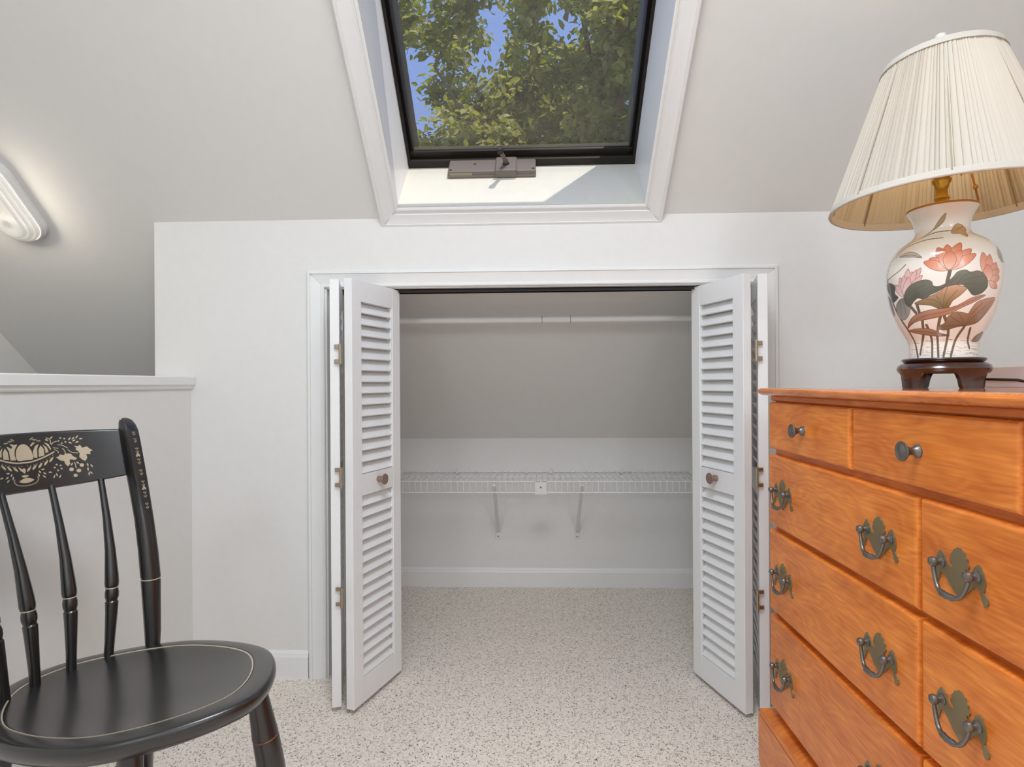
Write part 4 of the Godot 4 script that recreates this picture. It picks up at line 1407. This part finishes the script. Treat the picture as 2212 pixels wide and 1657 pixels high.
	part("bulb", MB.new().lathe([Vector2(0.012, 0.487), Vector2(0.014, 0.497), Vector2(0.024, 0.518), Vector2(0.029, 0.536), Vector2(0.027, 0.552), Vector2(0.018, 0.565), Vector2(0.004, 0.571)], 24), bulb, o)
	var l := OmniLight3D.new()
	l.name = "bulb_light"
	o.add_child(l)
	l.position = Vector3(0, 0.535, 0)
	l.light_color = Color(1.0, 0.84, 0.58)
	l.light_energy = 0.020
	l.light_size = 0.028
	l.omni_range = 12.0
	l.omni_attenuation = 2.0
	l.shadow_enabled = true
	var hp := []
	for k in 21:
		var a := PI * k / 20.0
		hp.append(Vector3(0.030 + 0.026 * sin(a) if false else 0.052 * cos(a) * (0.75 + 0.25 * sin(a)), 0.432 + 0.248 * sin(a) * 1.0, 0))
	part("harp", MB.new().tube(hp, 0.0016, 8), brass, o)
	part("finial", MB.new().lathe([Vector2(0.004, 0.679), Vector2(0.005, 0.688), Vector2(0.0035, 0.694), Vector2(0.009, 0.702), Vector2(0.0115, 0.710), Vector2(0.009, 0.718), Vector2(0.002, 0.722)], 20), mat(c8(226, 222, 214), 0.15), o)

	# pleated shade
	var rb := 0.196
	var rt := 0.0975
	var y0 := 0.377
	var y1 := 0.663
	var cloth := mat(c8(205, 198, 185), 0.85, 0.0, 0.2)
	cloth.backlight_enabled = true
	cloth.backlight = c8(84, 74, 54)
	var rng := RandomNumberGenerator.new()
	rng.seed = 77
	var np := 132
	var depth := []
	var width := []
	var tot := 0.0
	for k in np:
		depth.append(rng.randf_range(0.0024, 0.0058))
		var w := rng.randf_range(0.7, 1.35)
		width.append(w)
		tot += w
	var angs := []
	var offs := []
	var acc := 0.0
	for k in np:
		var w: float = width[k] / tot * TAU
		for q in [[0.0, 0.0], [0.16, 1.0], [0.55, 0.75], [0.86, 0.35]]:
			angs.append(acc + w * q[0])
			offs.append(depth[k] * q[1])
		acc += w
	var sr := []
	for i in 9:
		var f := i / 8.0
		var r := PackedVector3Array()
		for k in angs.size():
			var rad: float = lerpf(rb, rt, f) + offs[k] * lerpf(1.0, 0.62, f)
			r.append(Vector3(rad * cos(angs[k]), lerpf(y0, y1, f), rad * sin(angs[k])))
		sr.append(r)
	var shb := MB.new()
	shb.grid(sr, true, false, false, 50.0)
	var shade := part("shade", shb, cloth, o, "pleated cream fabric shade")
	var band := mat(c8(204, 198, 187), 0.8, 0.0, 0.2)
	for q in [[rb, y0, 0.010, 1.0], [rt, y1, 0.009, 1.0]]:
		var low: bool = q[1] < 0.5
		var tl := (rb - rt) / (y1 - y0)
		var sec := []
		for p in [[-0.0015, -0.004], [0.0035, -0.004], [0.0052, -0.002], [0.0050 , 0.003], [0.0056, 0.0045], [0.0050 , 0.010], [0.0010, 0.0105], [-0.0015, 0.009]]:
			var yy: float = p[1] if low else -p[1]
			sec.append(Vector2(q[0] + p[0] - tl * yy, q[1] + yy))
		var rws := []
		for p in sec:
			var r := PackedVector3Array()
			for k in 96:
				var a := TAU * k / 96
				r.append(Vector3(p.x * cos(a), p.y, p.x * sin(a)))
			rws.append(r)
		var bnd := MB.new()
		bnd.grid(rws, true, false, true, 30.0)
		part("shade_band", bnd, band, shade)
	# inner lining ribs of the wire frame
	for k in 8:
		var a := deg_to_rad(121.0 + 45.0 * k)
		var rbm := MB.new()
		rbm.tube([Vector3((rb - 0.003) * cos(a), y0 + 0.004, (rb - 0.003) * sin(a)), Vector3((rt - 0.003) * cos(a), y1 - 0.004, (rt - 0.003) * sin(a))], 0.0015, 6)
		part("shade_rib", rbm, mat(c8(150, 132, 100), 0.6), shade)
		part("seam", MB.new().tube([Vector3((rb + 0.0045) * cos(a), y0 + 0.006, (rb + 0.0045) * sin(a)), Vector3((rt + 0.003) * cos(a), y1 - 0.008, (rt + 0.003) * sin(a))], 0.0011, 6), mat(c8(176, 164, 142), 0.8), shade)
	for k in 3:
		var a := TAU * k / 3 + 0.4
		part("spider_arm", MB.new().tube([Vector3(0, 0.679, 0), Vector3(0.04 * cos(a), 0.672, 0.04 * sin(a)), Vector3((rt - 0.001) * cos(a), y1 - 0.004, (rt - 0.001) * sin(a))], 0.0015, 6), brass, o)
	# pull cord with a knot hanging against the back of the shade
	var cord := MB.new()
	cord.tube([Vector3(0.10, 0.455, -0.055), Vector3(0.114, 0.425, -0.062), Vector3(0.128, 0.402, -0.072)], 0.0020, 8)
	cord.lathe([Vector2(0.001, -0.006), Vector2(0.0045, -0.003), Vector2(0.005, 0.002), Vector2(0.001, 0.006)], 12, at(Vector3(0.113, 0.428, -0.061)))
	part("pull_cord", cord, mat(c8(168, 118, 48), 0.6), o)
	# flex running off behind
	part("power_cord", MB.new().tube([Vector3(0.066, 0.020, -0.040), Vector3(0.10, 0.018, -0.03), Vector3(0.13, 0.016, 0.02), Vector3(0.135, 0.008, 0.06), Vector3(0.125, 0.004, 0.12), Vector3(0.118, 0.0035, 0.17)], 0.0028, 8), mat(c8(40, 32, 30), 0.5), o)

func dresser_clutter() -> void:
	var b := thing("storage_box", "low white cardboard box on the dresser behind the lamp", "box")
	b.position = Vector3(1.072, 0.985, 0.735)
	var card := mat(c8(244, 238, 236), 0.55)
	part("tray", MB.new().box(Vector3(-0.034, 0, -0.23), Vector3(0.034, 0.020, 0.23), 0.001), card, b)
	part("lid", MB.new().box(Vector3(-0.037, 0.012, -0.233), Vector3(0.037, 0.046, 0.233), 0.002), card, b)

# ------------------------------------------------------------------ unseen fill lamps, added above and behind the viewer
func added_globe_light(o: Node3D, p: Vector3, e: float, size: float) -> void:  # light inside each added globe
	var l := OmniLight3D.new()
	l.name = "bulb_light"
	o.add_child(l)
	l.position = p
	l.light_color = Color(0.925, 0.957, 1.0)
	l.light_energy = e
	l.light_size = size
	l.omni_range = 14.0
	l.omni_attenuation = 2.0
	l.shadow_enabled = true

func added_fill_lamps() -> void:
	var em := mat(c8(250, 248, 244), 0.4)
	em.emission_enabled = true
	em.emission = Color(0.93, 0.965, 1.0)
	em.emission_energy_multiplier = 1.4
	var o := thing("added_ceiling_panel", "square white light panel added on the flat ceiling to light the room", "added light")  # panel added out of view as main light of the closed room
	o.position = Vector3(0.0, 2.448, 1.55)
	part("frame", MB.new().box(Vector3(-0.31, -0.030, -0.31), Vector3(0.31, 0.0, 0.31), 0.004), M.trim, o)
	part("diffuser", MB.new().box(Vector3(-0.285, -0.034, -0.285), Vector3(0.285, -0.028, 0.285), 0.001), em, o)
	var l := AreaLight3D.new()
	l.name = "added_panel_light"
	o.add_child(l)
	l.position = Vector3(0, -0.038, 0)
	l.rotation.x = -PI / 2
	l.area_size = Vector2(0.56, 0.56)
	l.light_color = Color(0.925, 0.957, 1.0)
	l.light_energy = 2.5
	l.area_range = 14.0
	l.area_attenuation = 2.0
	l.shadow_enabled = true
	# two globes added at the rear as soft fill for slope and walls
	for q in [[Vector3(-0.85, 2.448, 2.95), "white paper globe added near the stairwell to fill the room with light"], [Vector3(0.95, 2.448, 3.35), "white paper globe added behind the dresser end to fill the room with light"]]:
		var g := thing("added_globe_lamp", q[1], "pendant light", "added globe lamps")
		g.position = q[0]
		part("canopy", MB.new().lathe([Vector2(0.05, 0), Vector2(0.05, -0.012), Vector2(0.02, -0.024)], 32), M.trim, g)
		part("flex", MB.new().tube([Vector3(0, -0.02, 0), Vector3(0, -0.26, 0)], 0.003, 8), M.trim, g)
		var pr := []
		for k in 25:
			var an := PI * (0.04 + 0.92 * k / 24.0)
			pr.append(Vector2(0.232 * sin(an), -0.47 + 0.232 * cos(an)))
		part("globe", MB.new().lathe(pr, 48), em, g)
		added_globe_light(g, Vector3(0, -0.47, 0), 0.60 if q[0].x < 0.0 else 0.80, 0.20)

# ------------------------------------------------------------------ outdoors
func outdoors() -> void:
	var gr := MB.new()
	gr.box(Vector3(-40, -3.3, -45), Vector3(40, -3.2, -1.2))
	struct("floor_lawn", gr, mat(c8(84, 104, 52), 0.95), "green lawn outside below the house", "lawn")
	var t := thing("tree", "leafy broadleaf tree outside the roof window against blue sky", "tree")
	t.position = Vector3(1.6, -3.2, -6.2)
	var rng := RandomNumberGenerator.new()
	rng.seed = 1234
	var bark := mat(c8(132, 118, 98), 0.9)
	var fork := Vector3(-0.5, 4.6, 0.2)
	var tb := MB.new()
	tb.tube([Vector3(0, 0, 0), Vector3(-0.05, 1.5, 0.1), Vector3(-0.25, 3.4, 0.2), fork], [0.30, 0.24, 0.20, 0.17], 14)
	part("trunk", tb, bark, t)
	var twigs := []
	for k in 19:
		# limbs fan out through the crown
		var end := Vector3(-2.4 + rng.randf_range(-3.0, 3.0), 7.2 + rng.randf_range(-1.6, 1.7), 1.7 + rng.randf_range(-1.7, 1.9))
		var mid := fork.lerp(end, 0.5) + Vector3(rng.randf_range(-0.4, 0.4), rng.randf_range(-0.1, 0.5), rng.randf_range(-0.3, 0.3))
		var bm := MB.new()
		var lp := []
		for j in 9:
			var f := j / 8.0
			lp.append(fork.lerp(mid, f).lerp(mid.lerp(end, f), f))
		var lr := []
		for j in 9: lr.append(lerpf(0.075, 0.012, j / 8.0))
		bm.tube(lp, lr, 7)
		for j in 9:
			var f := 0.22 + 0.78 * j / 8.0
			var a: Vector3 = fork.lerp(mid, f).lerp(mid.lerp(end, f), f)
			var d := Vector3(rng.randf_range(-1, 1), rng.randf_range(-0.55, 0.7), rng.randf_range(-0.8, 1)).normalized() * rng.randf_range(0.5, 1.1)
			bm.tube([a, a + d * 0.5 + Vector3(0, 0.05, 0), a + d], [0.016, 0.010, 0.004], 5)
			for q in 6:
				var s: Vector3 = a + d * rng.randf_range(0.2, 1.0)
				var e := Vector3(rng.randf_range(-1, 1), rng.randf_range(-0.7, 0.6), rng.randf_range(-1, 1)).normalized() * rng.randf_range(0.25, 0.55)
				bm.tube([s, s + e], [0.006, 0.002], 4)
				twigs.append([s, e])
		part("branch", bm, bark, t)
	# leaves: pointed ovals with a fold along the midrib
	var lm := MB.new()
	var lpv := PackedVector3Array([Vector3(0, 0, 0), Vector3(-0.30, 0.07, 0.35), Vector3(-0.24, 0.06, 0.70), Vector3(0, -0.06, 1.05), Vector3(0.24, 0.06, 0.70), Vector3(0.30, 0.07, 0.35), Vector3(0, 0, 0.5)])
	lm.shell(lpv, PackedInt32Array([0, 1, 6, 1, 2, 6, 2, 3, 6, 3, 4, 6, 4, 5, 6, 5, 0, 6]), PackedVector2Array(), 0.0)
	_face_up(lm, Vector3.UP)
	var leafm := mat(Color.WHITE, 0.42, 0.0, 0.5)
	leafm.vertex_color_use_as_albedo = true
	leafm.backlight_enabled = true
	leafm.backlight = Color(0.95, 1.0, 0.42)
	var mm := MultiMesh.new()
	mm.transform_format = MultiMesh.TRANSFORM_3D
	mm.use_colors = true
	mm.mesh = lm.mesh(leafm)
	var per := 120
	mm.instance_count = twigs.size() * per
	var id := 0
	for w in twigs:
		var tint := rng.randf()
		for k in per:
			var p: Vector3 = w[0] + w[1] * rng.randf_range(0.1, 1.15) + Vector3(rng.randf_range(-1, 1), rng.randf_range(-1, 1), rng.randf_range(-1, 1)) * 0.13
			var z: Vector3 = (w[1].normalized() + Vector3(rng.randf_range(-1, 1), rng.randf_range(-1.1, 0.5), rng.randf_range(-1, 1))).normalized()
			var y := Vector3(rng.randf_range(-0.9, 1.0), 0.8, rng.randf_range(-0.4, 1.5)).normalized()
			var x := y.cross(z).normalized()
			y = z.cross(x)
			var s := rng.randf_range(0.060, 0.112)
			mm.set_instance_transform(id, Transform3D(Basis(x * s * 1.05, y * s, z * s), p))
			var g := clampf(tint * 0.6 + rng.randf() * 0.5, 0, 1)
			mm.set_instance_color(id, Color(0.27, 0.27, 0.05).lerp(Color(0.68, 0.63, 0.24), g))
			id += 1
	var mi := MultiMeshInstance3D.new()
	mi.name = "foliage"
	mi.multimesh = mm
	t.add_child(mi)
	mi.set_meta("kind", "stuff")
